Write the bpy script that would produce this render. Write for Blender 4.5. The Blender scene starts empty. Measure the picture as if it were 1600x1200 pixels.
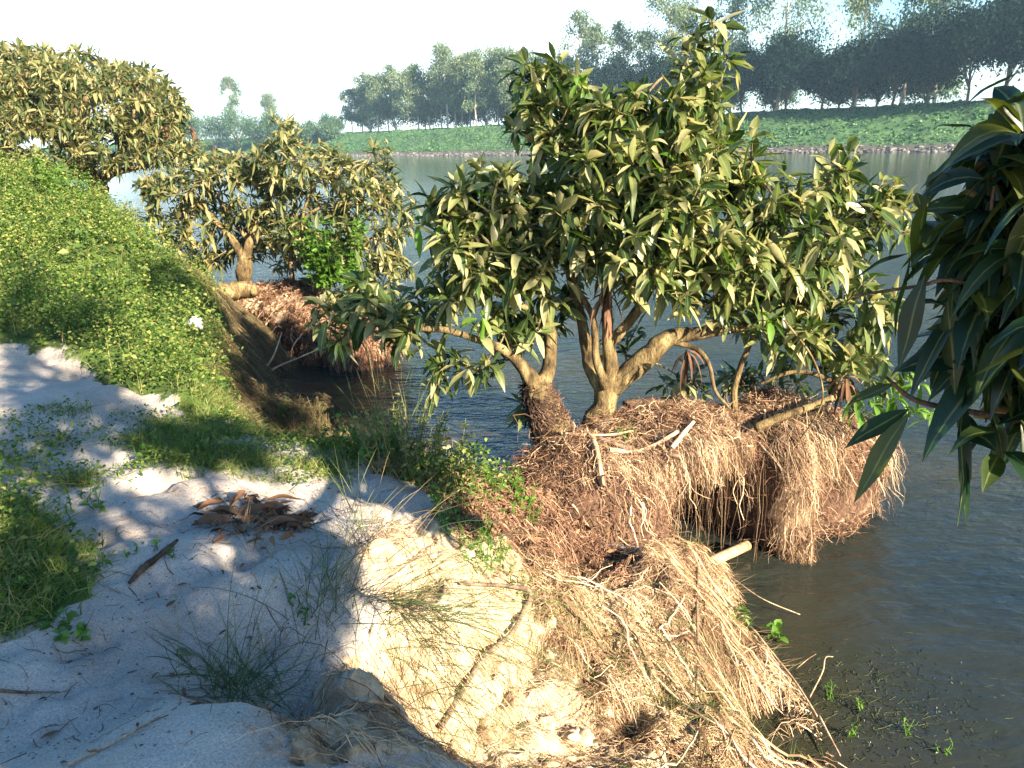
import bpy, math
import numpy as np
from mathutils import Matrix, Vector

# ------------------------------------------------------------------ camera, sky, sun, exposure
F = 1209.0; PITCH = math.radians(17.45); ROLL = math.radians(1.43); CAMZ = 2.7
fw = np.array([0, math.cos(PITCH), -math.sin(PITCH)])
r0 = np.array([1, 0, 0.]); u0 = np.array([0, math.sin(PITCH), math.cos(PITCH)])
RT = math.cos(ROLL)*r0 - math.sin(ROLL)*u0
UP = math.cos(ROLL)*u0 + math.sin(ROLL)*r0
CAM = np.array([0, 0, CAMZ])
SC = bpy.context.scene
cd = bpy.data.cameras.new('camera'); cam = bpy.data.objects.new('camera', cd); SC.collection.objects.link(cam)
cd.sensor_width = 36; cd.lens = F/1600*36; cd.clip_end = 5000; cd.clip_start = 0.05
cam.matrix_world = Matrix([[RT[0], UP[0], -fw[0], 0], [RT[1], UP[1], -fw[1], 0], [RT[2], UP[2], -fw[2], CAMZ], [0, 0, 0, 1]])
SC.camera = cam
SUN_EL = math.radians(24); SUN_AZ = math.atan2(0.66, -0.75)      # azimuth from +Y towards +X
SUNV = np.array([math.sin(SUN_AZ)*math.cos(SUN_EL), math.cos(SUN_AZ)*math.cos(SUN_EL), math.sin(SUN_EL)])
SC.view_settings.view_transform = 'Standard'; SC.view_settings.look = 'None'
SC.view_settings.exposure = 2.45; SC.view_settings.gamma = 1
SC.cycles.max_bounces = 6; SC.cycles.transparent_max_bounces = 4; SC.cycles.volume_bounces = 0
SC.cycles.caustics_reflective = False; SC.cycles.caustics_refractive = False
W = bpy.data.worlds.new('World'); SC.world = W; W.use_nodes = True
nt = W.node_tree; nt.nodes.clear()
def N(t, kind, **kw):
    n = t.nodes.new(kind)
    for k, v in kw.items():
        if k in ('operation', 'blend_type', 'noise_dimensions', 'sky_type', 'sun_disc', 'sun_elevation', 'sun_rotation', 'data_type', 'feature', 'air_density', 'dust_density', 'ozone_density', 'attribute_name', 'interpolation', 'vector_type', 'altitude'):
            setattr(n, k, v)
        else:
            n.inputs[k.replace('_', ' ')].default_value = v
    return n
sky = N(nt, 'ShaderNodeTexSky', sky_type='NISHITA', sun_disc=False, sun_elevation=SUN_EL, sun_rotation=SUN_AZ, air_density=1.2, dust_density=.6, ozone_density=4.0)
tc = N(nt, 'ShaderNodeTexCoord')
mp = N(nt, 'ShaderNodeMapping'); mp.inputs['Scale'].default_value = (1, 1, 2.6); mp.inputs['Location'].default_value = (0.3, 0, 0.2)
nz = N(nt, 'ShaderNodeTexNoise', Scale=2.2, Detail=7.0, Roughness=0.62)
rmp = N(nt, 'ShaderNodeValToRGB'); rmp.color_ramp.elements[0].position = 0.45; rmp.color_ramp.elements[1].position = 0.66
sep = N(nt, 'ShaderNodeSeparateXYZ')
low = N(nt, 'ShaderNodeMapRange'); low.inputs['From Min'].default_value = 0.25; low.inputs['From Max'].default_value = 0.12; low.inputs['To Min'].default_value = 0; low.inputs['To Max'].default_value = 0.75
lft = N(nt, 'ShaderNodeMapRange'); lft.inputs['From Min'].default_value = 0.42; lft.inputs['From Max'].default_value = 0.05; lft.inputs['To Min'].default_value = 0; lft.inputs['To Max'].default_value = 0.9
mul = N(nt, 'ShaderNodeMath', operation='MULTIPLY'); mx = N(nt, 'ShaderNodeMath', operation='MAXIMUM'); mul2 = N(nt, 'ShaderNodeMath', operation='MULTIPLY')
mix = N(nt, 'ShaderNodeMix', data_type='RGBA'); mix.inputs['B'].default_value = (8.5, 9.4, 9.6, 1)
bg = N(nt, 'ShaderNodeBackground', Strength=0.056)
wo = N(nt, 'ShaderNodeOutputWorld')
L = nt.links.new
L(tc.outputs['Generated'], mp.inputs[0]); L(mp.outputs[0], nz.inputs['Vector']); L(nz.outputs[0], rmp.inputs[0])
L(tc.outputs['Generated'], sep.inputs[0]); L(sep.outputs['Z'], low.inputs[0]); L(sep.outputs['X'], lft.inputs[0])
L(rmp.outputs[0], mx.inputs[0]); L(lft.outputs[0], mx.inputs[1]); L(mx.outputs[0], mul.inputs[0]); L(low.outputs[0], mul.inputs[1])
L(mul.outputs[0], mix.inputs['Factor']); hsv = N(nt, 'ShaderNodeHueSaturation', Saturation=1.2); L(sky.outputs[0], hsv.inputs['Color']); L(hsv.outputs[0], mix.inputs['A']); L(mix.outputs['Result'], bg.inputs[0]); L(bg.outputs[0], wo.inputs[0])
sl = bpy.data.lights.new('sun', 'SUN'); sl.energy = 5.0; sl.angle = math.radians(0.55); sl.color = (1.0, 0.83, 0.62)
so = bpy.data.objects.new('sun', sl); SC.collection.objects.link(so)
so.rotation_euler = Vector(SUNV).to_track_quat('Z', 'Y').to_euler(); so.location = (6, -6, 10)

# ------------------------------------------------------------------ helpers
RNG = np.random.default_rng(7)
def ray(px, py):
    return fw + RT*((px-800)/F) - UP*((py-600)/F)
def at_z(px, py, z):
    d = ray(px, py); return CAM + d*((z-CAMZ)/d[2])
def at_y(px, py, y):
    d = ray(px, py); return CAM + d*(y/d[1])
def proj(P):
    P = np.atleast_2d(P) - CAM
    d = P@fw
    return np.stack([800+F*(P@RT)/d, 600-F*(P@UP)/d, d], 1)
def nrm(v):
    return v/np.maximum(np.linalg.norm(v, axis=-1, keepdims=True), 1e-9)
def _h(ix, iy, iz, s):
    n = (ix*374761393 + iy*668265263 + iz*2147483647 + s*974634777) & 0xffffffff
    n = ((n ^ (n >> 13))*1274126177) & 0xffffffff
    return ((n ^ (n >> 16)) & 0xffff)/32767.5 - 1
def vnoise(P, s=0):
    P = np.asarray(P, float)
    i = np.floor(P).astype(np.int64); f = P-i; f = f*f*(3-2*f)
    o = 0
    for a in (0, 1):
        for b in (0, 1):
            for c in (0, 1):
                w = (f[:, 0] if a else 1-f[:, 0])*(f[:, 1] if b else 1-f[:, 1])*(f[:, 2] if c else 1-f[:, 2])
                o = o + w*_h(i[:, 0]+a, i[:, 1]+b, i[:, 2]+c, s)
    return o
def fbm(P, sc=1., octv=4, s=0, g=.5):
    P = np.asarray(P, float)*sc
    if P.shape[1] == 2: P = np.hstack([P, np.full((len(P), 1), .37)])
    o = 0; a = 1
    for k in range(octv):
        o = o + a*vnoise(P*(2**k)+17.3*k, s+k); a *= g
    return o
class MB:
    """collects vertex and quad arrays (tri = quad with last index -1)"""
    def __init__(s): s.v = []; s.q = []; s.n = 0; s.t = []
    def add(s, v, q, t=None):
        v = np.asarray(v, float).reshape(-1, 3); q = np.asarray(q, np.int64)
        s.v.append(v)
        if len(q): (s.q if q.shape[1] == 4 else s.t).append(q+s.n)
        s.n += len(v)
    def build(s, name, mat, parent=None, smooth=True, attrs=None):
        V = np.concatenate(s.v).astype(np.float32)
        o = mk(name, V, np.concatenate(s.q) if s.q else np.zeros((0, 4), int), np.concatenate(s.t) if s.t else None, mat, parent, smooth, attrs)
        return o
def mk(name, V, Q, T, mat, parent=None, smooth=True, attrs=None):
    if parent is not None:
        V = V - np.array(parent.location, np.float32)
    me = bpy.data.meshes.new(name)
    me.vertices.add(len(V)); me.vertices.foreach_set('co', np.ascontiguousarray(V, np.float32).ravel())
    li = [np.asarray(Q).ravel()]; ls = [np.arange(len(Q))*4]
    if T is not None and len(T):
        li.append(np.asarray(T).ravel()); ls.append(len(Q)*4+np.arange(len(T))*3)
    li = np.concatenate(li).astype(np.int32); ls = np.concatenate(ls).astype(np.int32)
    me.loops.add(len(li)); me.loops.foreach_set('vertex_index', li)
    me.polygons.add(len(ls)); me.polygons.foreach_set('loop_start', ls)
    me.update(calc_edges=True)
    me.polygons.foreach_set('use_smooth', np.full(len(ls), smooth))
    if attrs:
        for k, a in attrs.items():
            at = me.attributes.new(k, 'FLOAT', 'POINT'); at.data.foreach_set('value', np.asarray(a, np.float32))
    me.validate()
    if mat: me.materials.append(mat)
    o = bpy.data.objects.new(name, me); SC.collection.objects.link(o)
    if parent is not None: o.parent = parent
    return o
def tag(o, label=None, cat=None, group=None, kind=None):
    for k, v in (('label', label), ('category', cat), ('group', group), ('kind', kind)):
        if v: o[k] = v
    return o
def empty(name, loc, label, cat, group=None):
    o = bpy.data.objects.new(name, None); SC.collection.objects.link(o); o.location = [float(c) for c in loc]
    o.empty_display_size = 0.1
    return tag(o, label, cat, group)
def smoothpath(P, n):
    """Catmull-Rom resample of polyline rows (any columns)"""
    P = np.asarray(P, float); m = len(P)
    if m < 3:
        t = np.linspace(0, 1, n)[:, None]; return P[0]*(1-t)+P[-1]*t
    Q = np.vstack([2*P[0]-P[1], P, 2*P[-1]-P[-2]])
    u = np.linspace(0, m-1-1e-6, n); k = u.astype(int); t = (u-k)[:, None]
    a, b, c, d = Q[k], Q[k+1], Q[k+2], Q[k+3]
    return .5*((2*b)+(-a+c)*t+(2*a-5*b+4*c-d)*t*t+(-a+3*b-3*c+d)*t**3)
def tubes(mb, P, R, sides=3):
    """P (n,m,3) polylines, R (n,m) radii -> batch of tubes"""
    P = np.asarray(P, float); R = np.asarray(R, float); n, m, _ = P.shape
    T = np.empty_like(P); T[:, 1:-1] = P[:, 2:]-P[:, :-2]; T[:, 0] = P[:, 1]-P[:, 0]; T[:, -1] = P[:, -1]-P[:, -2]
    T = nrm(T)
    ref = np.where(np.abs(T[:, :1, 2:3].repeat(3, 2)) < .8, np.array([0, 0, 1.]), np.array([1., 0, 0]))
    A = np.empty_like(P); a = nrm(np.cross(T[:, 0], ref[:, 0]))
    for k in range(m):
        a = nrm(a-(a*T[:, k]).sum(-1, keepdims=True)*T[:, k]); A[:, k] = a
    B = np.cross(T, A)
    th = np.arange(sides)*2*math.pi/sides
    V = P[:, :, None]+R[:, :, None, None]*(A[:, :, None]*np.cos(th)[:, None]+B[:, :, None]*np.sin(th)[:, None])
    idx = np.arange(n*m*sides).reshape(n, m, sides)
    i0 = idx[:, :-1]; i1 = idx[:, 1:]
    q = np.stack([i0, np.roll(i0, -1, 2), np.roll(i1, -1, 2), i1], -1).reshape(-1, 4)
    mb.add(V.reshape(-1, 3), q)
TH = 1.
def limb(mb, pts, n=16, sides=8, wob=0.0, rough=0.0, cap=True):
    """one limb; pts rows x,y,z,r"""
    S = smoothpath(pts, n)
    P = S[:, :3].copy(); R = np.maximum(S[:, 3]*TH, .001)
    if wob: P += wob*np.stack([fbm(P, 3, 2, k) for k in (1, 2, 3)], 1)*np.linspace(.2, 1, n)[:, None]
    k0 = mb.n
    tubes(mb, P[None], R[None], sides)
    if rough:
        V = mb.v[-1]; c = np.repeat(P, sides, 0); d = V-c
        V += d*(rough*fbm(V, 14, 3, 9))[:, None]
    if cap:
        mb.add([P[-1]+nrm(P[-1]-P[-2])*R[-1]], np.zeros((0, 3), int))
        tip = mb.n-1; b = k0+(n-1)*sides
        mb.t.append(np.array([[b+i, b+(i+1) % sides, tip] for i in range(sides)]))
    return P, R
LEAFW = {5: [0.10, .72, 1, .70, .04], 4: [.1, .95, .8, .04], 3: [.15, 1, .05], 7: [.05, .55, .92, 1, .82, .45, .03]}
def leaves(mb, pos, d, L_, Wd, droop=.3, st=5, fold=.18, roll=.6, rng=None, wav=0.0, shape=None):
    rng = rng or RNG; n = len(pos)
    if n == 0: return
    d = nrm(d); L_ = np.broadcast_to(L_, n); Wd = np.broadcast_to(Wd, n); dr = np.broadcast_to(droop, n)
    s = np.cross(d, np.array([0, 0, 1.])); bad = np.linalg.norm(s, axis=1) < .05; s[bad] = [1, 0, 0]; s = nrm(s)
    nn = np.cross(s, d); a = rng.normal(0, roll, n)[:, None]
    s, nn = s*np.cos(a)+nn*np.sin(a), nn*np.cos(a)-s*np.sin(a)
    t = np.linspace(0, 1, st); w = np.array(shape or LEAFW[st])*.5
    c = pos[:, None]+L_[:, None, None]*(d[:, None]*t[:, None]*(1-.35*dr[:, None, None]*t[:, None])-np.array([0, 0, 1.])*(dr[:, None]*t**2)[:, :, None])
    off = (w*Wd[:, None])[:, :, None]
    if wav: c = c+nn[:, None]*(wav*L_[:, None]*np.sin(t*9+rng.uniform(0, 6, (n, 1))))[:, :, None]
    up = nn[:, None]*off*2*fold
    V = np.stack([c-s[:, None]*off+up, c, c+s[:, None]*off+up], 2)
    idx = np.arange(n*st*3).reshape(n, st, 3)
    q = np.concatenate([np.stack([idx[:, :-1, k], idx[:, :-1, k+1], idx[:, 1:, k+1], idx[:, 1:, k]], -1).reshape(-1, 4) for k in (0, 1)])
    mb.add(V.reshape(-1, 3), q)
def blades(mb, P, W_):
    """flat ribbons: P (n,m,3), W (n,m)"""
    n, m, _ = P.shape
    T = nrm(np.gradient(P, axis=1)); v = nrm(np.stack([RNG.normal(size=n), RNG.normal(size=n), RNG.normal(size=n)*.3], 1))
    s = nrm(np.cross(T, v[:, None])); V = np.stack([P-s*W_[:, :, None]*.5, P+s*W_[:, :, None]*.5], 2)
    i = np.arange(n*m*2).reshape(n, m, 2)
    q = np.stack([i[:, :-1, 0], i[:, :-1, 1], i[:, 1:, 1], i[:, 1:, 0]], -1).reshape(-1, 4)
    mb.add(V.reshape(-1, 3), q)

# ------------------------------------------------------------------ materials
def mat_base(name):
    m = bpy.data.materials.new(name); m.use_nodes = True; m.node_tree.nodes.clear(); return m, m.node_tree
def ramp(t, cols, pos=None, src=None):
    r = t.nodes.new('ShaderNodeValToRGB'); cr = r.color_ramp
    pos = pos or [i/(len(cols)-1) for i in range(len(cols))]
    while len(cr.elements) < len(cols): cr.elements.new(.5)
    for e, c, p in zip(cr.elements, cols, pos): e.position = p; e.color = (*c, 1)
    if src is not None: t.links.new(src, r.inputs[0])
    return r
def leafmat(name, cols, rough=.45, trans=.28, tcol=None, spec=.4, vein=False, patch=3.0, dark=None):
    """per-leaf colour variation + patches over the plant, part translucent"""
    m, t = mat_base(name); lk = t.links.new
    g = N(t, 'ShaderNodeNewGeometry'); co = N(t, 'ShaderNodeTexCoord')
    nz = N(t, 'ShaderNodeTexNoise', Scale=patch, Detail=2.0)
    lk(co.outputs['Object'], nz.inputs['Vector'])
    a = N(t, 'ShaderNodeMath', operation='MULTIPLY_ADD'); lk(nz.outputs[0], a.inputs[0]); a.inputs[1].default_value = .9; a.inputs[2].default_value = -.45
    b = N(t, 'ShaderNodeMath', operation='ADD'); lk(g.outputs['Random Per Island'], b.inputs[0]); lk(a.outputs[0], b.inputs[1]); b.use_clamp = True
    r = ramp(t, cols, src=b.outputs[0])
    n2 = N(t, 'ShaderNodeTexNoise', Scale=60.0, Detail=3.0); lk(co.outputs['Object'], n2.inputs['Vector'])
    mm = N(t, 'ShaderNodeMapRange'); mm.inputs['To Min'].default_value = .75; mm.inputs['To Max'].default_value = 1.25; lk(n2.outputs[0], mm.inputs[0])
    rb = N(t, 'ShaderNodeAttribute', attribute_name='rib'); rr = N(t, 'ShaderNodeMapRange'); lk(rb.outputs['Fac'], rr.inputs[0]); rr.inputs['From Min'].default_value = .84; rr.inputs['From Max'].default_value = .95; rr.inputs['To Max'].default_value = .32
    rm = N(t, 'ShaderNodeMix', data_type='RGBA'); lk(rr.outputs[0], rm.inputs['Factor']); lk(r.outputs[0], rm.inputs['A']); rm.inputs['B'].default_value = (.30, .34, .14, 1)
    hs = N(t, 'ShaderNodeHueSaturation'); lk(rm.outputs['Result'], hs.inputs['Color']); lk(mm.outputs[0], hs.inputs['Value'])
    p = N(t, 'ShaderNodeBsdfPrincipled', Roughness=rough); p.inputs['Specular IOR Level'].default_value = spec
    lk(hs.outputs[0], p.inputs['Base Color'])
    o = N(t, 'ShaderNodeOutputMaterial')
    if trans:
        tr = N(t, 'ShaderNodeBsdfTranslucent'); h2 = N(t, 'ShaderNodeHueSaturation'); h2.inputs['Saturation'].default_value = 1.25; h2.inputs['Value'].default_value = 1.9
        lk(hs.outputs[0], h2.inputs['Color']); lk(h2.outputs[0], tr.inputs[0])
        ms = N(t, 'ShaderNodeMixShader'); ms.inputs[0].default_value = trans; lk(p.outputs[0], ms.inputs[1]); lk(tr.outputs[0], ms.inputs[2]); lk(ms.outputs[0], o.inputs[0])
    else: lk(p.outputs[0], o.inputs[0])
    return m
def barkmat(name, c1, c2, c3, sc=9., bump=.5, stretch=(1, 1, .35)):
    m, t = mat_base(name); lk = t.links.new
    co = N(t, 'ShaderNodeTexCoord'); mp = N(t, 'ShaderNodeMapping'); mp.inputs['Scale'].default_value = stretch; lk(co.outputs['Object'], mp.inputs[0])
    n1 = N(t, 'ShaderNodeTexNoise', Scale=sc, Detail=8.0, Roughness=.65); lk(mp.outputs[0], n1.inputs['Vector'])
    n2 = N(t, 'ShaderNodeTexNoise', Scale=sc*7, Detail=5.0, Roughness=.7); lk(mp.outputs[0], n2.inputs['Vector'])
    r0_ = ramp(t, [c1, c2, c3], [.36, .5, .66], n1.outputs[0])
    r2_ = ramp(t, [(.45, .42, .40), (1, 1, 1), (1.35, 1.3, 1.2)], [.36, .5, .68], n2.outputs[0])
    r = N(t, 'ShaderNodeMix', data_type='RGBA', blend_type='MULTIPLY'); r.inputs['Factor'].default_value = .8; lk(r0_.outputs[0], r.inputs['A']); lk(r2_.outputs[0], r.inputs['B'])
    bp = N(t, 'ShaderNodeBump', Strength=bump, Distance=.018); lk(n2.outputs[0], bp.inputs['Height'])
    vo = N(t, 'ShaderNodeTexVoronoi', Scale=sc*3.2, feature='DISTANCE_TO_EDGE'); lk(mp.outputs[0], vo.inputs['Vector'])
    b0 = N(t, 'ShaderNodeBump', Strength=bump*.6, Distance=.008); lk(vo.outputs[0], b0.inputs['Height']); lk(b0.outputs[0], bp.inputs['Normal'])
    p = N(t, 'ShaderNodeBsdfPrincipled', Roughness=.85); p.inputs['Specular IOR Level'].default_value = .15
    lk(r.outputs['Result'], p.inputs['Base Color']); lk(bp.outputs[0], p.inputs['Normal'])
    lk(p.outputs[0], N(t, 'ShaderNodeOutputMaterial').inputs[0]); return m
M_mango = leafmat('mango_leaf', [(.014, .034, .010), (.055, .092, .022), (.15, .17, .06), (.36, .335, .17)], .36, .32)
M_mango_far = leafmat('mango_leaf_far', [(.02, .042, .014), (.07, .092, .028), (.16, .16, .06), (.32, .28, .13)], .5, .28)
M_fore = leafmat('mango_leaf_shaded', [(.006, .018, .010), (.010, .030, .014), (.02, .04, .012), (.055, .07, .015)], .38, .35, patch=2.)  # mango leaf colours darkened to carry the near branch's shade
M_green = leafmat('weed_leaf', [(.05, .11, .015), (.09, .19, .025), (.14, .26, .04)], .5, .35)
M_cover = leafmat('creeper_leaf', [(.025, .065, .012), (.06, .12, .02), (.12, .175, .035), (.26, .26, .08)], .6, .3, patch=2.2, spec=.2)
M_grass = leafmat('grass_blade', [(.04, .09, .015), (.08, .14, .025), (.15, .19, .05), (.30, .27, .12)], .55, .3, patch=1.5)
M_sedge = leafmat('sedge_blade', [(.05, .10, .035), (.10, .15, .05), (.22, .24, .09)], .5, .25)
M_drygrass = leafmat('dry_grass', [(.16, .11, .05), (.30, .22, .11), (.42, .33, .18)], .7, .15)
M_root = leafmat('root_fibre', [(.05, .028, .016), (.17, .10, .06), (.37, .255, .15), (.66, .52, .34)], .75, 0, spec=.2, patch=2.5)
M_straw = leafmat('straw_fibre', [(.07, .038, .022), (.21, .13, .07), (.38, .265, .155), (.62, .48, .32)], .75, 0, spec=.2, patch=2.5)
M_litter = leafmat('leaf_litter', [(.04, .02, .012), (.10, .052, .032), (.19, .105, .062), (.38, .25, .16)], .75, .0, spec=.2, patch=3.)
M_deadleaf = leafmat('dead_leaf', [(.055, .03, .018), (.13, .07, .04), (.23, .13, .075)], .75, .08, patch=14., spec=.15)
M_bark = barkmat('mango_bark', (.035, .026, .016), (.13, .095, .045), (.30, .24, .12), 11, 1.)
M_bark_dark = barkmat('littered_bark', (.045, .03, .02), (.10, .065, .045), (.18, .12, .08), 12, .8)
M_twig = barkmat('pale_stick', (.25, .17, .10), (.42, .31, .20), (.58, .46, .32), 14, .4)
M_twig_dark = barkmat('dark_stick', (.08, .055, .04), (.17, .12, .085), (.27, .20, .14), 14, .5)
M_bamboo = barkmat('bamboo_skin', (.24, .15, .08), (.36, .24, .14), (.46, .33, .20), 5, .15)
M_euc = leafmat('eucalyptus_leaf', [(.05, .085, .04), (.10, .145, .07), (.18, .22, .11)], .5, .3, patch=.25)
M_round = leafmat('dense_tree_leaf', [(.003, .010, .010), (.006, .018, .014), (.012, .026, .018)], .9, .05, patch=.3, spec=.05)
M_farbush = leafmat('far_bush_leaf', [(.02, .06, .025), (.04, .09, .035), (.08, .13, .05)], .6, .2, patch=.2)
M_eucbark = barkmat('eucalyptus_bark', (.30, .24, .19), (.50, .42, .34), (.66, .58, .50), 1.2, .2)
M_bankveg = leafmat('bank_grass', [(.015, .06, .015), (.03, .10, .025), (.07, .15, .035)], .6, .15, patch=.15)
def rockmat(name, cols, sc):
    m, t = mat_base(name); lk = t.links.new
    g = N(t, 'ShaderNodeNewGeometry'); r = ramp(t, cols, src=g.outputs['Random Per Island'])
    p = N(t, 'ShaderNodeBsdfPrincipled', Roughness=.85); lk(r.outputs[0], p.inputs['Base Color'])
    lk(p.outputs[0], N(t, 'ShaderNodeOutputMaterial').inputs[0]); return m
M_rock = rockmat('bank_stone', [(.03, .028, .026), (.07, .066, .06), (.17, .165, .155)], 3)
def soilmat(name, attrs=True):
    """sand with grit, mixed to earth (attr earth), to dark litter soil (attr litter) and to green ground (attr veg)"""
    m, t = mat_base(name); lk = t.links.new
    co = N(t, 'ShaderNodeTexCoord')
    n1 = N(t, 'ShaderNodeTexNoise', Scale=1.6, Detail=6.0, Roughness=.6); n2 = N(t, 'ShaderNodeTexNoise', Scale=26.0, Detail=8.0, Roughness=.7)
    n3 = N(t, 'ShaderNodeTexVoronoi', Scale=210.0); n4 = N(t, 'ShaderNodeTexNoise', Scale=9.0, Detail=6.0, Roughness=.65)
    n5 = N(t, 'ShaderNodeTexNoise', Scale=160.0, Detail=3.0, Roughness=.7)
    for n in (n1, n2, n3, n4, n5): lk(co.outputs['Object'], n.inputs['Vector'])
    sand = ramp(t, [(.27, .24, .21), (.38, .345, .30), (.47, .43, .37)], [.3, .5, .7], n1.outputs[0])
    grit = ramp(t, [(.45, .45, .45), (1, 1, 1), (1.5, 1.5, 1.5)], [.28, .5, .74], n5.outputs[0])
    gm = N(t, 'ShaderNodeMix', data_type='RGBA', blend_type='MULTIPLY'); gm.inputs['Factor'].default_value = .8; lk(sand.outputs[0], gm.inputs['A']); lk(grit.outputs[0], gm.inputs['B'])
    earth = ramp(t, [(.20, .13, .075), (.40, .30, .19), (.56, .46, .33)], [.3, .47, .7], n4.outputs[0])
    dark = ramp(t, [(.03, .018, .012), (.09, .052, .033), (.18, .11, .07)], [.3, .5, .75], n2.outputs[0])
    veg = ramp(t, [(.02, .035, .008), (.05, .085, .016), (.10, .12, .03)], [.3, .5, .75], n4.outputs[0])
    cur = gm.outputs['Result']
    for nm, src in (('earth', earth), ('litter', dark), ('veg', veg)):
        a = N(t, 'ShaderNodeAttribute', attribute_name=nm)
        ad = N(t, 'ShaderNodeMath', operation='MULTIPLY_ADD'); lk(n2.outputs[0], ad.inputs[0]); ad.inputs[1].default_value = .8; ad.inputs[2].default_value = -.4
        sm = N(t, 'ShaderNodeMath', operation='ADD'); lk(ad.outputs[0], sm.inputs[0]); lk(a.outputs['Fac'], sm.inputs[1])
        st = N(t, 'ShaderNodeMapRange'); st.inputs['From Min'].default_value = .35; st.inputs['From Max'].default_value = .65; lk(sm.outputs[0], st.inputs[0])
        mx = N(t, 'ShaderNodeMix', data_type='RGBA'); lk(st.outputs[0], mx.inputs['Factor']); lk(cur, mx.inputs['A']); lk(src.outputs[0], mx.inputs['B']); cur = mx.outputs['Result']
    wet = N(t, 'ShaderNodeSeparateXYZ'); lk(co.outputs['Object'], wet.inputs[0])
    wr = N(t, 'ShaderNodeMapRange'); wr.inputs['From Min'].default_value = .02; wr.inputs['From Max'].default_value = .14; wr.inputs['To Min'].default_value = .3; wr.inputs['To Max'].default_value = 1; lk(wet.outputs['Z'], wr.inputs[0])
    hs = N(t, 'ShaderNodeHueSaturation'); lk(cur, hs.inputs['Color']); lk(wr.outputs[0], hs.inputs['Value'])
    b1 = N(t, 'ShaderNodeBump', Strength=.55, Distance=.03); lk(n2.outputs[0], b1.inputs['Height'])
    b2 = N(t, 'ShaderNodeBump', Strength=.5, Distance=.004); lk(n5.outputs[0], b2.inputs['Height']); lk(b1.outputs[0], b2.inputs['Normal'])
    p = N(t, 'ShaderNodeBsdfPrincipled', Roughness=.9); p.inputs['Specular IOR Level'].default_value = .2
    lk(hs.outputs[0], p.inputs['Base Color']); lk(b2.outputs[0], p.inputs['Normal'])
    lk(p.outputs[0], N(t, 'ShaderNodeOutputMaterial').inputs[0]); return m
M_soil = soilmat('sandy_soil')

# ------------------------------------------------------------------ near bank terrain
CP = [(0, 1200, 1.22), (150, 1150, 1.2), (300, 1100, 1.2), (420, 1130, 1.17), (500, 1050, 1.14), (560, 1000, 1.1), (200, 950, 1.18), (400, 900, 1.15), (0, 950, 1.25),
      (600, 890, 1.05), (520, 820, 1.08), (640, 850, 1.0), (300, 800, 1.15), (390, 820, 1.1), (100, 800, 1.2), (0, 800, 1.3), (450, 730, 1.1), (600, 750, 1.0), (680, 775, .92),
      (560, 705, .97), (640, 725, .88), (440, 690, 1.07), (300, 690, 1.12), (100, 690, 1.22), (0, 680, 1.3), (365, 645, 1.0), (250, 640, 1.15), (120, 590, 1.25), (0, 550, 1.36),
      (0, 400, 1.72), (0, 275, 2.36), (100, 300, 2.2), (150, 313, 1.95), (240, 385, 1.55), (300, 430, 1.35), (335, 460, 1.2), (350, 540, 1.07), (200, 500, 1.42), (100, 450, 1.58), (260, 580, 1.25), (340, 600, 1.02), (0, 480, 1.46),
      (385, 560, .45), (375, 500, .6), (405, 600, 0), (410, 640, .1), (445, 658, .1), (490, 678, .15), (540, 695, .3),
      (700, 770, .88), (760, 775, .8), (830, 775, .75),
      (700, 885, .9), (760, 860, .8), (820, 830, .72), (850, 870, .6), (900, 880, .5), (960, 890, .42), (800, 950, .65), (700, 960, .85), (650, 1000, .88), (610, 1060, .8), (560, 1150, .72), (640, 1180, .55),
      (480, 1180, .9), (700, 1100, .6), (800, 1060, .5), (850, 1150, .40), (950, 1000, .42), (1050, 870, .55), (1070, 950, .42), (1110, 900, .2), (1130, 960, .02), (1150, 930, -.1), (1000, 1100, .3), (1100, 1150, .2),
      (1180, 1100, .1), (1290, 1190, 0), (1200, 1190, .08), (950, 1190, .3), (640, 940, .93), (760, 1180, .46)]
WP = [(-1.7, 5.5, .15), (-1.3, 5.1, .2), (-2.05, 6.5, .3), (-2.65, 8.0, .35), (-1.05, 4.85, .25), (-2.5, 9.0, -.3), (-1.3, 6.0, -.5), (-.7, 5.5, -.5), (0, 6.2, -.6), (-1.6, 7, -.5), (-2, 8.5, -.5), (1, 7, -.8), (-1, 9, -.8), (-3, 12.5, -.6), (0, 12, -1), (3, 9, -1), (-.9, 5.1, -.1), (-.3, 4.95, -.25), (.05, 5.2, -.2),
      (.6, 4.9, .1), (1.4, 5.1, -.3), (2.2, 5.6, -.6), (2.2, 3, -.8), (2, 4.2, -.7), (3, 1, -1), (1.65, 2.9, -.35), (1.8, 3.6, -.5),
      (0, 0, 1.2), (.6, .6, 1.0), (.35, 1.4, .95), (.8, 1.6, .5), (1.25, .9, .2), (1.3, 1.9, .0), (1.7, .6, -.3), (.9, -1.4, 1.05), (2, -2, -.2), (-3, 0, 1.3), (-3, -4, 1.3), (0, -4, 1.2), (3, -5, -.5), (5, -2, -1.2), (6, 6, -1.5),
      (-8, 5, 2.2), (-10, 10, 2.6), (-12, 14, 2.6), (-9, 15, 2.1), (-8, 2, 1.8), (-8, -4, 1.6), (-20, 20, 2.8), (-30, 30, 2.8), (-7, 15.5, .3), (-5.6, 13.2, .5), (-4.6, 11.6, .1), (-10, 18, 0), (-20, 28, 0), (-30, 37, 0), (-24, 42, -1.2), (-60, 65, 0), (-50, 45, 2.8), (-60, 0, 3), (-60, 85, -1.5), (-8, 22, -1), (0, 20, -1.5),
      (-20, -20, 2), (10, -20, -1.5), (12, 15, -2)]
cp = np.array([at_z(*c) for c in CP] + [np.array(w, float) for w in WP])
def _phi(r2): return np.sqrt(r2+.12**2)
_D = _phi(((cp[:, None, :2]-cp[None, :, :2])**2).sum(-1))
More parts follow.
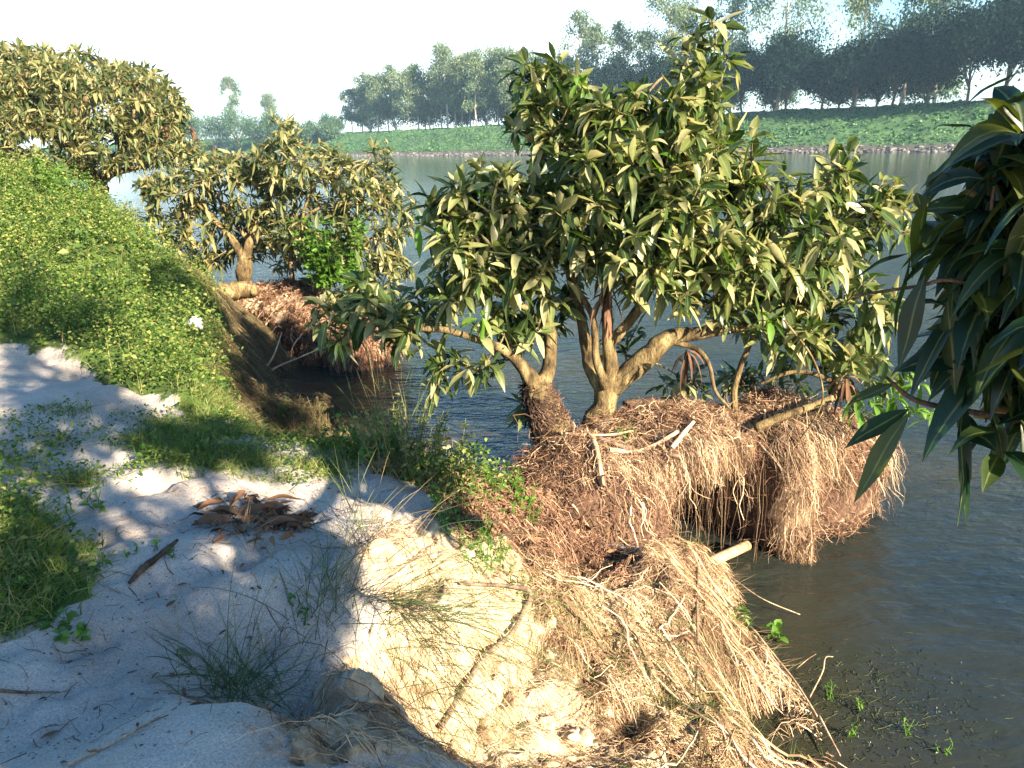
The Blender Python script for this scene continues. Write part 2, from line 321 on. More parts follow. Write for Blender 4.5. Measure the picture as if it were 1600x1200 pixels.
_n = len(cp); _A = np.zeros((_n+3, _n+3)); _A[:_n, :_n] = _D-np.eye(_n)*.004; _A[:_n, _n] = 1; _A[:_n, _n+1:] = cp[:, :2]; _A[_n:, :_n] = _A[:_n, _n:].T
_w = np.linalg.solve(_A, np.concatenate([cp[:, 2], np.zeros(3)]))
def _base(xy):
    o = np.empty(len(xy))
    for a in range(0, len(xy), 20000):
        q = xy[a:a+20000]
        o[a:a+20000] = _phi(((q[:, None]-cp[None, :, :2])**2).sum(-1))@_w[:_n]+_w[_n]+q@_w[_n+1:]
    return o
def inpoly(xy, poly):
    x, y = xy[:, 0], xy[:, 1]; r = np.zeros(len(xy), bool); n = len(poly)
    for i in range(n):
        x1, y1 = poly[i]; x2, y2 = poly[(i+1) % n]
        if y1 == y2: continue
        c = ((y1 > y) != (y2 > y)) & (x < (x2-x1)*(y-y1)/(y2-y1)+x1); r ^= c
    return r
def hit(px, py, fn=None):
    fn = fn or _base
    px = np.atleast_1d(np.asarray(px, float)); py = np.atleast_1d(np.asarray(py, float))
    d = fw[None]+RT[None]*((px-800)/F)[:, None]-UP[None]*((py-600)/F)[:, None]
    t = np.full(len(px), .8); done = np.zeros(len(px), bool)
    for k in range(150):
        P = CAM+d*t[:, None]; h = np.maximum(fn(P[:, :2]), -.02); g = P[:, 2]-h
        done |= g < .004
        t = np.where(done, t, t+np.clip(g*.7, .004, 1.5))
        if done.all(): break
    return CAM+d*t[:, None]
def wpoly(pts): return hit([p[0] for p in pts], [p[1] for p in pts])[:, :2]
Z_slope = wpoly([(0, 275), (60, 280), (110, 300), (190, 350), (240, 388), (300, 433), (338, 460), (358, 545), (366, 600), (375, 648), (330, 657), (260, 640), (200, 600), (140, 575), (100, 548), (0, 545)])
Z_slope = np.vstack([Z_slope, [[-9, 6.5], [-14, 10], [-13, 16.5], [-9, 15.8]]])
Z_band = wpoly([(0, 660), (100, 645), (250, 650), (370, 640), (450, 655), (530, 690), (575, 715), (540, 738), (430, 745), (330, 738), (250, 735), (190, 750), (120, 770), (0, 720)])
Z_left = wpoly([(0, 760), (70, 780), (100, 850), (140, 900), (150, 950), (80, 985), (0, 1000)])
Z_left = np.vstack([Z_left, [[-3.2, 2.2], [-4.2, 3.6]]])
Z_edge = wpoly([(540, 690), (600, 700), (660, 712), (700, 735), (760, 770), (830, 760), (850, 775), (790, 800), (700, 800), (640, 755), (580, 735)])
Z_litter = wpoly([(700, 800), (790, 765), (870, 720), (900, 800), (930, 850), (1040, 870), (1110, 880), (1100, 960), (1000, 960), (900, 930), (830, 900), (800, 850), (740, 850)])
Z_straw = wpoly([(1010, 860), (1100, 870), (1130, 940), (1200, 1020), (1300, 1180), (1300, 1198), (1090, 1198), (960, 1120), (900, 1040), (850, 950), (830, 900), (930, 930), (1000, 940)])
Z_cliff = wpoly([(560, 1010), (600, 950), (620, 900), (560, 860), (620, 800), (680, 840), (740, 800), (830, 890), (870, 960), (960, 1120), (1080, 1198), (460, 1198), (430, 1140), (500, 1060)])
Z_cliff = np.vstack([Z_cliff])
Z_dry = wpoly([(325, 450), (385, 480), (420, 560), (440, 610), (470, 670), (400, 665), (365, 640), (352, 590), (348, 540)])
Z_dry2 = np.array([(-3.3, 8.4), (-2.5, 6.6), (-2.12, 5.6), (-1.95, 5.05), (-1.5, 4.75), (-1.15, 4.75), (-1.05, 5.3), (-1.9, 7.4), (-2.6, 9.4), (-4.4, 11.6), (-5.2, 11.6), (-4.2, 10)])
Z_brown = wpoly([(430, 1050), (560, 1015), (640, 1050), (690, 1110), (700, 1198), (400, 1198)])
def soft(xy, poly, w=.12, s=3):
    j = np.stack([fbm(xy, 3, 3, s), fbm(xy, 3, 3, s+9)], 1)*w
    return (inpoly(xy+j, poly).astype(float)+inpoly(xy-j*.6, poly)+inpoly(xy+j[:, ::-1]*.8, poly))/3
DENTS = [(-.50, 2.82, .08, .34), (-.60, 2.72, .06, .2), (-.38, 2.95, .05, .12), (-.53, 2.41, .09, .2), (-.42, 2.28, .07, .15), (-.60, 2.25, .05, .12), (1.12, 3.05, .13, .24), (.95, 3.2, .09, .18), (1.15, 3.4, .08, .15), (1.0, 3.6, .08, .15), (1.2, 2.85, .12, .15), (.85, 3.0, .08, .14), (.46, 2.73, .08, .15), (.3, 2.95, .06, .12), (.62, 2.9, .06, .12), (.1, 3.0, .05, .10), (-.15, 2.75, .04, .1), (-1.75, 2.05, .16, .05), (-2.4, 3.4, .2, .05), (-1.5, 3.1, .15, .04), (-.95, 3.3, .12, .05), (-1.35, 2.5, .11, .05), (-1.1, 2.75, .10, .05), (-1.7, 2.8, .11, .045), (-.9, 2.4, .08, .04), (-1.95, 3.1, .12, .05), (-1.2, 3.5, .1, .05), (-.75, 3.6, .1, .04), (.9, 3.75, .09, .12), (.7, 3.5, .07, .1)]
def terr(xy, fine=True):
    b = _base(xy); P = np.hstack([xy, np.zeros((len(xy), 1))])
    r = np.hypot(xy[:, 0], xy[:, 1]-2)
    fade = np.clip(1.3-r/25, .3, 1)
    z = b+fade*.035*fbm(xy, 1.3, 3, 5)
    cl = soft(xy, Z_cliff, .1); sp = soft(xy, Z_slope, .15)
    # eroded lumps and gullies on the sand face
    lum = fbm(xy, 5.5, 4, 21, .55); rid = 1-np.abs(fbm(xy+.2*lum[:, None], 3.2, 3, 33))*2
    z = z+cl*(.035*lum+.02*rid+.018*fbm(xy, 17, 3, 95)-.10*np.clip(fbm(xy, 6.5, 3, 97, .6)-.35, 0, .5)-.05*np.clip(fbm(xy, 15, 2, 98)-.3, 0, .5))+(1-cl)*.012*fbm(xy, 7, 3, 12)
    z = z+(1-cl)*(1-sp)*(-.10*np.clip(fbm(xy, 2.9, 2, 41)-.3, 0, 1)+.012*fbm(xy, 4.5, 2, 43)-.05*np.clip(fbm(xy, 6.5, 2, 44)-.5, 0, 1))
    z = z+sp*.13*fbm(xy, 1.5, 3, 51)
    for x, y, r, dp in DENTS: z = z-dp*np.exp(-(((xy-[x, y])/r)**2).sum(1)*(1+.5*fbm(xy, 9, 2, 91)))
    lt = soft(xy, Z_litter, .1)+soft(xy, Z_straw, .1)
    z = z+np.clip(lt, 0, 1)*(.03*fbm(xy, 7, 3, 61)+.05*fbm(xy, 3.3, 2, 63)-.08*np.clip(fbm(xy, 5.5, 2, 65)-.3, 0, .6))
    return z
def nuni(c, lo, hi, step, g=1.06):
    a = [c]; s = step
    while a[-1] < hi:
        a.append(a[-1]+s)
        if a[-1] > c+2.2: s *= g
    b = [c]; s = step
    while b[-1] > lo:
        b.append(b[-1]-s)
        if b[-1] < c-2.2: s *= g
    return np.array(b[:0:-1]+a)
gx = nuni(-.2, -75, 14, .0145, 1.022); gy = nuni(3.2, -22, 90, .0155, 1.022)
X, Y = np.meshgrid(gx, gy); XY = np.stack([X.ravel(), Y.ravel()], 1)
Zt = terr(XY)
nx, ny = len(gx), len(gy)
idx = np.arange(nx*ny).reshape(ny, nx)
Q = np.stack([idx[:-1, :-1], idx[:-1, 1:], idx[1:, 1:], idx[1:, :-1]], -1).reshape(-1, 4)
keep = (Zt[Q] > -.75).any(1); Q = Q[keep]
TV = np.column_stack([XY, Zt])
# real sideways slumping of the steep face so it is not a pure heightfield
clm = soft(XY, Z_cliff, .1)
TV[:, 0] += clm*.035*fbm(TV, 9, 3, 71); TV[:, 1] += clm*.035*fbm(TV, 9, 3, 77)
veg = np.clip(soft(XY, Z_slope, .2)+soft(XY, Z_band, .15)*np.clip(.62+.8*fbm(XY, 2.2, 3, 58), 0, .85)+.8*soft(XY, Z_left, .12)+.8*soft(XY, Z_edge, .1)+(np.hypot(XY[:, 0], XY[:, 1]) > 17), 0, 1)
lit = np.clip(soft(XY, Z_litter, .1)+.55*soft(XY, Z_straw, .12)+1.*soft(XY, Z_dry)+1.2*soft(XY, Z_dry2)+.38*soft(XY, Z_brown, .06), 0, 1)  # last term darkens the brown face, adding its shade to the soil colour
ground = mk('ground', TV, Q, None, M_soil, None, True, {'veg': veg, 'litter': lit, 'earth': np.clip(clm+.0, 0, 1)})
tag(ground, kind='structure')
ZG = Zt.reshape(ny, nx)
def gz(xy):
    xy = np.atleast_2d(np.asarray(xy, float)); i = np.clip(np.searchsorted(gx, xy[:, 0])-1, 0, nx-2); j = np.clip(np.searchsorted(gy, xy[:, 1])-1, 0, ny-2)
    a = np.clip((xy[:, 0]-gx[i])/(gx[i+1]-gx[i]), 0, 1); b = np.clip((xy[:, 1]-gy[j])/(gy[j+1]-gy[j]), 0, 1)
    return ZG[j, i]*(1-a)*(1-b)+ZG[j, i+1]*a*(1-b)+ZG[j+1, i]*(1-a)*b+ZG[j+1, i+1]*a*b
def ghit(px, py): return hit(px, py, gz)

# ------------------------------------------------------------------ water
m, t = mat_base('river_water'); lk = t.links.new
co = N(t, 'ShaderNodeTexCoord')
def wav(sc, stretch, det, rot):
    mp = N(t, 'ShaderNodeMapping'); mp.inputs['Scale'].default_value = stretch; mp.inputs['Rotation'].default_value = (0, 0, rot); lk(co.outputs['Object'], mp.inputs[0])
    n = N(t, 'ShaderNodeTexNoise', Scale=sc, Detail=det, Roughness=.55); n.inputs['Distortion'].default_value = .4; lk(mp.outputs[0], n.inputs['Vector']); return n
w1 = wav(1.3, (1, 2.6, 1), 3.0, .35); w2 = wav(5.0, (1, 2.2, 1), 4.0, -.2); w3 = wav(.28, (1, 1.6, 1), 3.0, .2)
calm = N(t, 'ShaderNodeMapRange'); sx = N(t, 'ShaderNodeSeparateXYZ'); lk(co.outputs['Object'], sx.inputs[0])
far_ = N(t, 'ShaderNodeMapRange'); lk(sx.outputs['Y'], far_.inputs[0]); far_.inputs['From Min'].default_value = 9; far_.inputs['From Max'].default_value = 60; far_.inputs['To Min'].default_value = 1; far_.inputs['To Max'].default_value = .25
cx = N(t, 'ShaderNodeMath', operation='MULTIPLY_ADD'); lk(sx.outputs['X'], cx.inputs[0]); cx.inputs[1].default_value = .8; lk(sx.outputs['Y'], cx.inputs[2])
lk(cx.outputs[0], calm.inputs[0]); calm.inputs['From Min'].default_value = 4.; calm.inputs['From Max'].default_value = 8.5; calm.inputs['To Min'].default_value = .25; calm.inputs['To Max'].default_value = 1.
s1 = N(t, 'ShaderNodeMath', operation='MULTIPLY'); lk(w1.outputs[0], s1.inputs[0]); s1.inputs[1].default_value = 1.
s2 = N(t, 'ShaderNodeMath', operation='MULTIPLY_ADD'); lk(w2.outputs[0], s2.inputs[0]); s2.inputs[1].default_value = .5; lk(s1.outputs[0], s2.inputs[2])
s3 = N(t, 'ShaderNodeMath', operation='MULTIPLY'); lk(s2.outputs[0], s3.inputs[0]); lk(calm.outputs[0], s3.inputs[1])
bp = N(t, 'ShaderNodeBump', Strength=1.0, Distance=.062); s4 = N(t, 'ShaderNodeMath', operation='MULTIPLY'); lk(s3.outputs[0], s4.inputs[0]); lk(far_.outputs[0], s4.inputs[1]); lk(s4.outputs[0], bp.inputs['Height'])
mur = ramp(t, [(.010, .017, .018), (.019, .023, .018), (.036, .030, .015)], [.35, .5, .7], w3.outputs[0])
p = N(t, 'ShaderNodeBsdfPrincipled', Roughness=.06, IOR=1.33); lk(mur.outputs[0], p.inputs['Base Color']); lk(bp.outputs[0], p.inputs['Normal'])
lk(p.outputs[0], N(t, 'ShaderNodeOutputMaterial').inputs[0]); M_water = m
wv = np.array([[-1500, -60, 0], [900, -60, 0], [900, 1500, 0], [-1500, 1500, 0]], float)
tag(mk('river_water', wv, np.array([[0, 1, 2, 3]]), None, M_water, None, False), kind='structure')

# ------------------------------------------------------------------ far bank
S0 = at_z(1400, 238, 0)[:2]; S1 = at_z(600, 244, 0)[:2]
BU = nrm(S1-S0); BN = np.array([BU[1], -BU[0]]); BN = BN if BN[1] > 0 else -BN
def bank(tt, s):
    """far bank: tt metres along the shore from S0, s metres inland -> xyz"""
    tt = np.asarray(tt, float); s = np.asarray(s, float)
    q = np.stack([tt, s], -1).reshape(-1, 2)
    so = s+1.6*fbm(q*[1, 0], .06, 2, 5).reshape(s.shape)
    h = np.interp(s, [-6, 0, 2.5, 16, 20, 60], [-1.2, -.05, .9, 6.0, 6.6, 7.0])*(1-.0007*np.clip(tt, 0, 600))
    h = h+np.where(s > 2, .35*fbm(q, .35, 3, 8).reshape(s.shape)*np.clip((s-2)/4, 0, 1), 0)
    xy = S0+BU*tt[..., None]+BN*so[..., None]
    return np.concatenate([xy, h[..., None]], -1)
tl = np.arange(-160, 700, 1.2); sl_ = np.concatenate([np.linspace(-6, 22, 40), np.array([26, 34, 50, 90, 200, 600, 1400])])
TT, SS = np.meshgrid(tl, sl_)
BV = bank(TT, SS); i = np.arange(BV[..., 0].size).reshape(BV.shape[:2])
m, t = mat_base('bank_ground'); lk = t.links.new
co = N(t, 'ShaderNodeTexCoord'); n1 = N(t, 'ShaderNodeTexNoise', Scale=.35, Detail=8.0, Roughness=.7); lk(co.outputs['Object'], n1.inputs['Vector'])
r = ramp(t, [(.018, .06, .015), (.035, .095, .025), (.08, .14, .04)], [.35, .5, .7], n1.outputs[0])
sx = N(t, 'ShaderNodeSeparateXYZ'); lk(co.outputs['Object'], sx.inputs[0]); mr = N(t, 'ShaderNodeMapRange'); mr.inputs['From Min'].default_value = .7; mr.inputs['From Max'].default_value = 1.3; lk(sx.outputs['Z'], mr.inputs[0])
mx = N(t, 'ShaderNodeMix', data_type='RGBA'); mx.inputs['A'].default_value = (.06, .05, .04, 1); lk(mr.outputs[0], mx.inputs['Factor']); lk(r.outputs[0], mx.inputs['B'])
p = N(t, 'ShaderNodeBsdfPrincipled', Roughness=.95); lk(mx.outputs['Result'], p.inputs['Base Color']); lk(p.outputs[0], N(t, 'ShaderNodeOutputMaterial').inputs[0])
tag(mk('far_bank', BV.reshape(-1, 3), np.stack([i[:-1, :-1], i[:-1, 1:], i[1:, 1:], i[1:, :-1]], -1).reshape(-1, 4), None, m), kind='structure')
# bank vegetation: tufts
n = 42000; tt = RNG.uniform(-70, 330, n); ss = RNG.uniform(2.2, 19, n); P = bank(tt, ss)
mb = MB(); d = nrm(np.stack([RNG.normal(0, .5, n), RNG.normal(0, .5, n), np.full(n, .8)], 1))
sz = RNG.uniform(.25, .7, n)*(1+.8*np.clip(fbm(np.stack([tt, ss], 1), .25, 2, 4), 0, 1))
leaves(mb, P-[0, 0, .05], d, sz, sz*.55, .35, 3, roll=1.5)
o = mb.build('bank_grass', M_bankveg); tag(o, 'rough dark green grass covering the far river bank slope', 'grass', kind='stuff')
# stones at the far waterline
def icos():
    g = (1+5**.5)/2
    v = np.array([[-1, g, 0], [1, g, 0], [-1, -g, 0], [1, -g, 0], [0, -1, g], [0, 1, g], [0, -1, -g], [0, 1, -g], [g, 0, -1], [g, 0, 1], [-g, 0, -1], [-g, 0, 1]], float)
    f = np.array([[0, 11, 5], [0, 5, 1], [0, 1, 7], [0, 7, 10], [0, 10, 11], [1, 5, 9], [5, 11, 4], [11, 10, 2], [10, 7, 6], [7, 1, 8], [3, 9, 4], [3, 4, 2], [3, 2, 6], [3, 6, 8], [3, 8, 9], [4, 9, 5], [2, 4, 11], [6, 2, 10], [8, 6, 7], [9, 8, 1]])
    return nrm(v), f
def stones(mb, P, S, flat=.6):
    v, f = icos(); n = len(P)
    V = v[None]*S[:, None, None]*RNG.uniform(.6, 1.3, (n, 12, 1)); V[:, :, 2] *= flat; V *= RNG.uniform(.7, 1.3, (n, 1, 3))
    mb.add((V+P[:, None]).reshape(-1, 3), (f[None]+np.arange(n)[:, None, None]*12).reshape(-1, 3))
n = 5200; tt = RNG.uniform(-40, 330, n); ss = np.abs(RNG.normal(.2, .8, n))+.0; P = bank(tt, ss); P[:, 2] = np.maximum(P[:, 2], -.05)
mb = MB(); stones(mb, P, RNG.uniform(.12, .42, n)); o = mb.build('shore_stones', M_rock, smooth=False); tag(o, 'grey and pale stones lining the far waterline', 'stones', kind='stuff')

# ---- far trees
def far_pos(px, back):
    """point on the far bank seen at column px, `back` metres inland"""
    b = 0
    lo, hi = -150., 640.
    f = lambda tt: proj(bank(np.array([tt]), np.array([back])))[0, 0]
    for _ in range(50):
        mid = (lo+hi)/2
        if f(mid) > px: lo = mid
        else: hi = mid
    return bank(np.array([lo]), np.array([back]))[0]
def fartree(kind, px, top, back, wpx, label, group, seed):
    rng = np.random.default_rng(seed); B = far_pos(px, back); q = proj(B)[0]; scale = q[2]/F
    Hh = max(3., (q[1]-top)*scale*1.02); Wd = wpx*scale
    e = empty({'e': 'eucalyptus_tree', 'r': 'round_tree', 'b': 'bushy_tree'}[kind], B, label, 'tree', group)
    tb = MB(); cb = MB()
    lean = rng.normal(0, .03, 2)
    if kind == 'e':
        P = [[B[0]+lean[0]*Hh*k+rng.normal(0, .12), B[1]+lean[1]*Hh*k, B[2]-.3+Hh*k*.97, .05+.17*(1-k)*Hh/14] for k in np.linspace(0, 1, 6)]
        pts, _ = limb(tb, P, 12, 6)
        nb = int(14+Hh*.6)+(12 if px < 880 else 0); C = []
        for j in range(nb):
            k = rng.uniform(.28, 1.0); s = pts[0]+(pts[-1]-pts[0])*k
            a = rng.uniform(0, 6.28); rr = Wd*.5*rng.uniform(.15, .95)*(math.sin(min(1, (1.12-k)/.45)*1.5))*(.55+.45*min(1, k/.55))
            c = s+np.array([math.cos(a)*rr, math.sin(a)*rr, rng.uniform(.3, 1.)*rr*.6])
            limb(tb, [[*(s-[0, 0, rr*.3]), .05], [*((s+c)/2), .035], [*c, .015]], 5, 4, cap=False)
            C.append((c, rng.uniform(.45, 1.0)*Wd*.17+.3))
        for c, rad in C:
            m_ = int(75*(rad/.9)**1.3)+26
            p = c+rng.normal(0, rad*.6, (m_, 3))*[1, 1, .85]
            leaves(cb, p, rng.normal(0, 1, (m_, 3))-[0, 0, .6], rng.uniform(.35, .75, m_), rng.uniform(.16, .30, m_), .2, 3, roll=1.5, rng=rng)
    else:
        tr = .3 if kind == 'r' else .12
        P = [[B[0], B[1], B[2]-.3, .22], [B[0]+rng.normal(0, .2), B[1], B[2]+Hh*tr*.6, .17], [B[0]+rng.normal(0, .3), B[1], B[2]+Hh*tr*1.3, .12]]
        pts, _ = limb(tb, P, 8, 6)
        top_ = pts[-1]; nb = 34 if kind == 'r' else 26
        zc = B[2]+Hh*(.60 if kind == 'r' else .5); zr = Hh*(.44 if kind == 'r' else .48)
        for j in range(nb):
            v = nrm(rng.normal(0, 1, 3)); v[2] = abs(v[2])*1.0-(.35 if kind == 'r' else .75)*rng.uniform(0, 1)
            rad = rng.uniform(.7, 1.0)
            c = np.array([B[0], B[1], zc])+v*[Wd*.42*rad, Wd*.42*rad, zr*.82*rad]
            limb(tb, [[*(pts[rng.integers(3, 8)]), .07], [*((top_+c)/2-[0, 0, .2]), .05], [*c, .02]], 5, 4, cap=False)
            rb = Wd*.17+.3; m_ = 330 if kind == 'r' else 140
            p = c+rng.normal(0, 1, (m_, 3))*rb*.55
            leaves(cb, p, rng.normal(0, 1, (m_, 3))-[0, 0, .4], rng.uniform(.35, .65, m_), rng.uniform(.2, .36, m_), .2, 3, roll=1.5, rng=rng)
    tb.build('trunk', M_eucbark if kind == 'e' else M_bark_dark, e)
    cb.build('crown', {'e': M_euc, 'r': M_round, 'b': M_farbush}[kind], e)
    return e
ORD = 'first second third fourth fifth sixth seventh eighth ninth tenth eleventh twelfth thirteenth fourteenth fifteenth sixteenth seventeenth eighteenth nineteenth twentieth twenty-first twenty-second twenty-third twenty-fourth twenty-fifth twenty-sixth twenty-seventh twenty-eighth twenty-ninth thirtieth thirty-first thirty-second thirty-third thirty-fourth thirty-fifth thirty-sixth thirty-seventh thirty-eighth thirty-ninth fortieth'.split()
GE = 'tall thin eucalyptus trees on the far bank'
E_ = [(578, 122, 25, 38), (618, 112, 25, 40), (690, 100, 27, 46), (735, 96, 28, 46), (790, 92, 24, 50), (712, 104, 24, 40), (812, 96, 28, 50), (550, 145, 24, 34), (566, 140, 26, 36), (592, 122, 22, 42), (607, 128, 24, 40), (640, 115, 20, 46), (655, 108, 23, 50), (672, 120, 26, 44), (700, 82, 22, 60), (722, 100, 26, 44), (745, 92, 20, 50), (762, 100, 24, 50), (780, 88, 28, 56), (800, 84, 22, 60), (822, 90, 27, 50),
      (905, 36, 24, 62), (935, 45, 28, 60), (975, 50, 24, 60), (1000, 62, 28, 50), (1050, 0, 24, 90), (1075, 10, 28, 80), (1140, 8, 26, 80), (1215, -60, 26, 110), (1335, -40, 26, 90), (1410, -25, 27, 80), (1460, -40, 25, 100), (1570, -40, 28, 110), (1690, -60, 28, 110), (878, 95, 28, 50), (850, 100, 24, 50)]
for k, (px, top, back, w) in enumerate(E_):
    fartree('e', px, top, back, w, 'slender airy eucalyptus across the river, %s from the left in its row' % ORD[sorted(E_).index(E_[k])], GE, 100+k)
R_ = [(1095, 100, 17, 74), (1160, 92, 18, 76), (1228, 72, 17, 104), (1283, 100, 19, 60), (1328, 82, 17, 90), (1392, 64, 18, 110), (1445, 78, 19, 84), (1510, 22, 17, 132), (1570, 12, 18, 150), (1650, 10, 18, 150), (1030, 100, 19, 80), (960, 110, 19, 70)]
for k, (px, top, back, w) in enumerate(R_):
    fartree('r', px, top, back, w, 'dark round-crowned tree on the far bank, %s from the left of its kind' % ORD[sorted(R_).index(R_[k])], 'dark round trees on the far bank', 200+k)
B_ = [(285, 175, 6, 46), (312, 172, 9, 50), (340, 178, 6, 46), (372, 168, 10, 54), (405, 176, 7, 50), (432, 172, 9, 46), (455, 185, 8, 36), (485, 190, 10, 34), (515, 192, 12, 30), (250, 168, 8, 50), (215, 170, 8, 50)]
for k, (px, top, back, w) in enumerate(B_):
    fartree('b', px, top, back, w, 'hazy bushy tree far downstream on the water edge, %s from the left' % ORD[sorted(B_).index(B_[k])], 'bushy trees far downstream', 300+k)
for k, (px, top, w) in enumerate([(365, 128, 34), (425, 150, 30), (700, 150, 60), (760, 145, 64), (620, 155, 60), (840, 140, 60), (520, 175, 40), (665, 158, 50), (580, 165, 46), (730, 158, 50), (800, 150, 60), (1210, 118, 70), (1310, 120, 70), (1370, 110, 70), (1450, 105, 90), (1130, 120, 70)]):
    fartree('e' if k < 2 else 'b', px, top, 34 if k else 20, w, ['taller of two pale hazy trees rising above the bushes far downstream', 'shorter of two pale hazy trees rising above the bushes far downstream'][k] if k < 2 else 'soft green bushy tree behind the eucalyptus trunks, %s from the left' % ORD[sorted([520, 580, 620, 665, 700, 730, 760, 800, 840, 1130, 1210, 1310, 1370, 1450]).index(px)], 'pale trees above the far bushes' if k < 2 else 'bushy trees behind the eucalyptus row', 330+k)

# ------------------------------------------------------------------ mango trees
def crown_pts(ells, per, rng, shell=.55):
    """ells rows: px,py,Y,rx_px,ry_px,rY ; returns cluster centres"""
    out = []
    for e in ells:
        px, py, Yd, rx, ry, rY = e; c = at_y(px, py, Yd); s = np.linalg.norm(c-CAM)/F
        n = max(3, int(per*rx*ry/1000.*(rY/.4)**.5))
        v = nrm(rng.normal(0, 1, (n, 3))); rad = rng.uniform(shell, 1, n)[:, None]**.8
        out.append(c+v*rad*np.array([rx*s, rY, ry*s]))
    return np.concatenate(out)
def grow(nodes, targets, mb, r0=.011, seg=6, rng=None, sag=.12, rmin=.003):
    """attach each target to the closest node with a thin curved twig; returns twig end directions"""
    rng = rng or RNG
    nodes = np.asarray(nodes, float); base = nodes[0]
    order = np.argsort(np.linalg.norm(targets[:, None]-nodes[None], axis=2).min(1))
    NP = list(nodes); D = np.zeros_like(targets); paths = []
    arr = nodes.copy(); cnt = len(arr); arr = np.vstack([arr, np.zeros((len(targets)*3, 3))])
    for k in order:
        t = targets[k]; dd = np.linalg.norm(arr[:cnt]-t, axis=1)+.12*np.linalg.norm(arr[:cnt]-base, axis=1)
        j = int(np.argmin(dd)); s = arr[j]; v = t-s; L_ = np.linalg.norm(v)
        mid = s+v*.5+np.array([0, 0, -sag*L_ if v[2] > -.1 else sag*L_])+rng.normal(0, .06*L_, 3)
        u = np.linspace(0, 1, seg)[:, None]; P = s*(1-u)**2+2*mid*u*(1-u)+t*u*u
        D[k] = P[-1]-P[-2]; rr = min(r0, .005+.02*L_)
        paths.append((P, np.linspace(rr, rmin, seg)))
        arr[cnt] = P[seg//2]; arr[cnt+1] = P[-2]; arr[cnt+2] = t; cnt += 3
    if paths: tubes(mb, np.array([p[0] for p in paths]), np.array([p[1] for p in paths]), 4)
    return nrm(D)
def whorls(mb, C, D, rng, n=(7, 15), L_=(.08, .215), W_=.31, droop=(-.1, .6), st=5, spread=.06, fold=.2):
    for c, d in zip(C, D):
        k = rng.integers(*n); d = nrm(d*.9+np.array([0, 0, .35])+rng.normal(0, .35, 3))
        a = nrm(np.cross(d, [.3, .2, 1.])); b = np.cross(d, a)
        th = np.arange(k)*2.4+rng.uniform(0, 6); el = rng.uniform(-.45, 1.15, k)
        dr = (a*np.cos(th)[:, None]+b*np.sin(th)[:, None])*np.cos(el)[:, None]+d*np.sin(el)[:, None]
        ll = rng.uniform(*L_, k)*rng.uniform(.85, 1.12)
        pos = c-d*rng.uniform(0, spread, k)[:, None]+dr*.01
        leaves(mb, pos, dr+rng.normal(0, .12, dr.shape), ll, ll*W_*rng.uniform(.65, 1.25, k), rng.uniform(*droop, k), st, fold, .5, rng, wav=.012)
def mango(name, base, label, limbs, ells, per, seed, mat=M_mango, bark=M_bark, r0=.011, wh=None, extra=None, sides=10, group=None, wob=.02, extraC=None):
    rng = np.random.default_rng(seed)
    e = empty(name, base, label, 'tree', group)
    tb = MB(); nodes = []
    for l in limbs:
        pts = [[*(at_y(a[0], a[1], a[2]) if len(a) == 4 else a[:3]), a[-1]] for a in l]
        P, R = limb(tb, pts, 8*len(pts), sides, wob, .13)
        nodes.append(P[len(P)//4:] if l is limbs[0] else P[2:])
    bb = tb; cb = MB(); C = crown_pts(ells, per, rng)
    if extraC is not None: C = np.vstack([C, extraC])
    NN = np.vstack(nodes)
    D = grow(NN, C, bb, r0, rng=rng)
    tb.build('trunk', bark, e)
    whorls(cb, C, D, rng, **(wh or {}))
    # second smaller whorls along some twigs
    k = rng.random(len(C)) < .45
    whorls(cb, C[k]-D[k]*rng.uniform(.08, .2, (k.sum(), 1))+rng.normal(0, .03, (k.sum(), 3)), D[k]+rng.normal(0, .5, (k.sum(), 3)), rng, **{**(wh or {}), 'n': (4, 8)})
    cb.build('crown', mat, e, attrs={'rib': (np.arange(cb.n) % 3 == 1)*1.})
    return e
Ya = 5.15
bA = at_z(938, 690, .78)
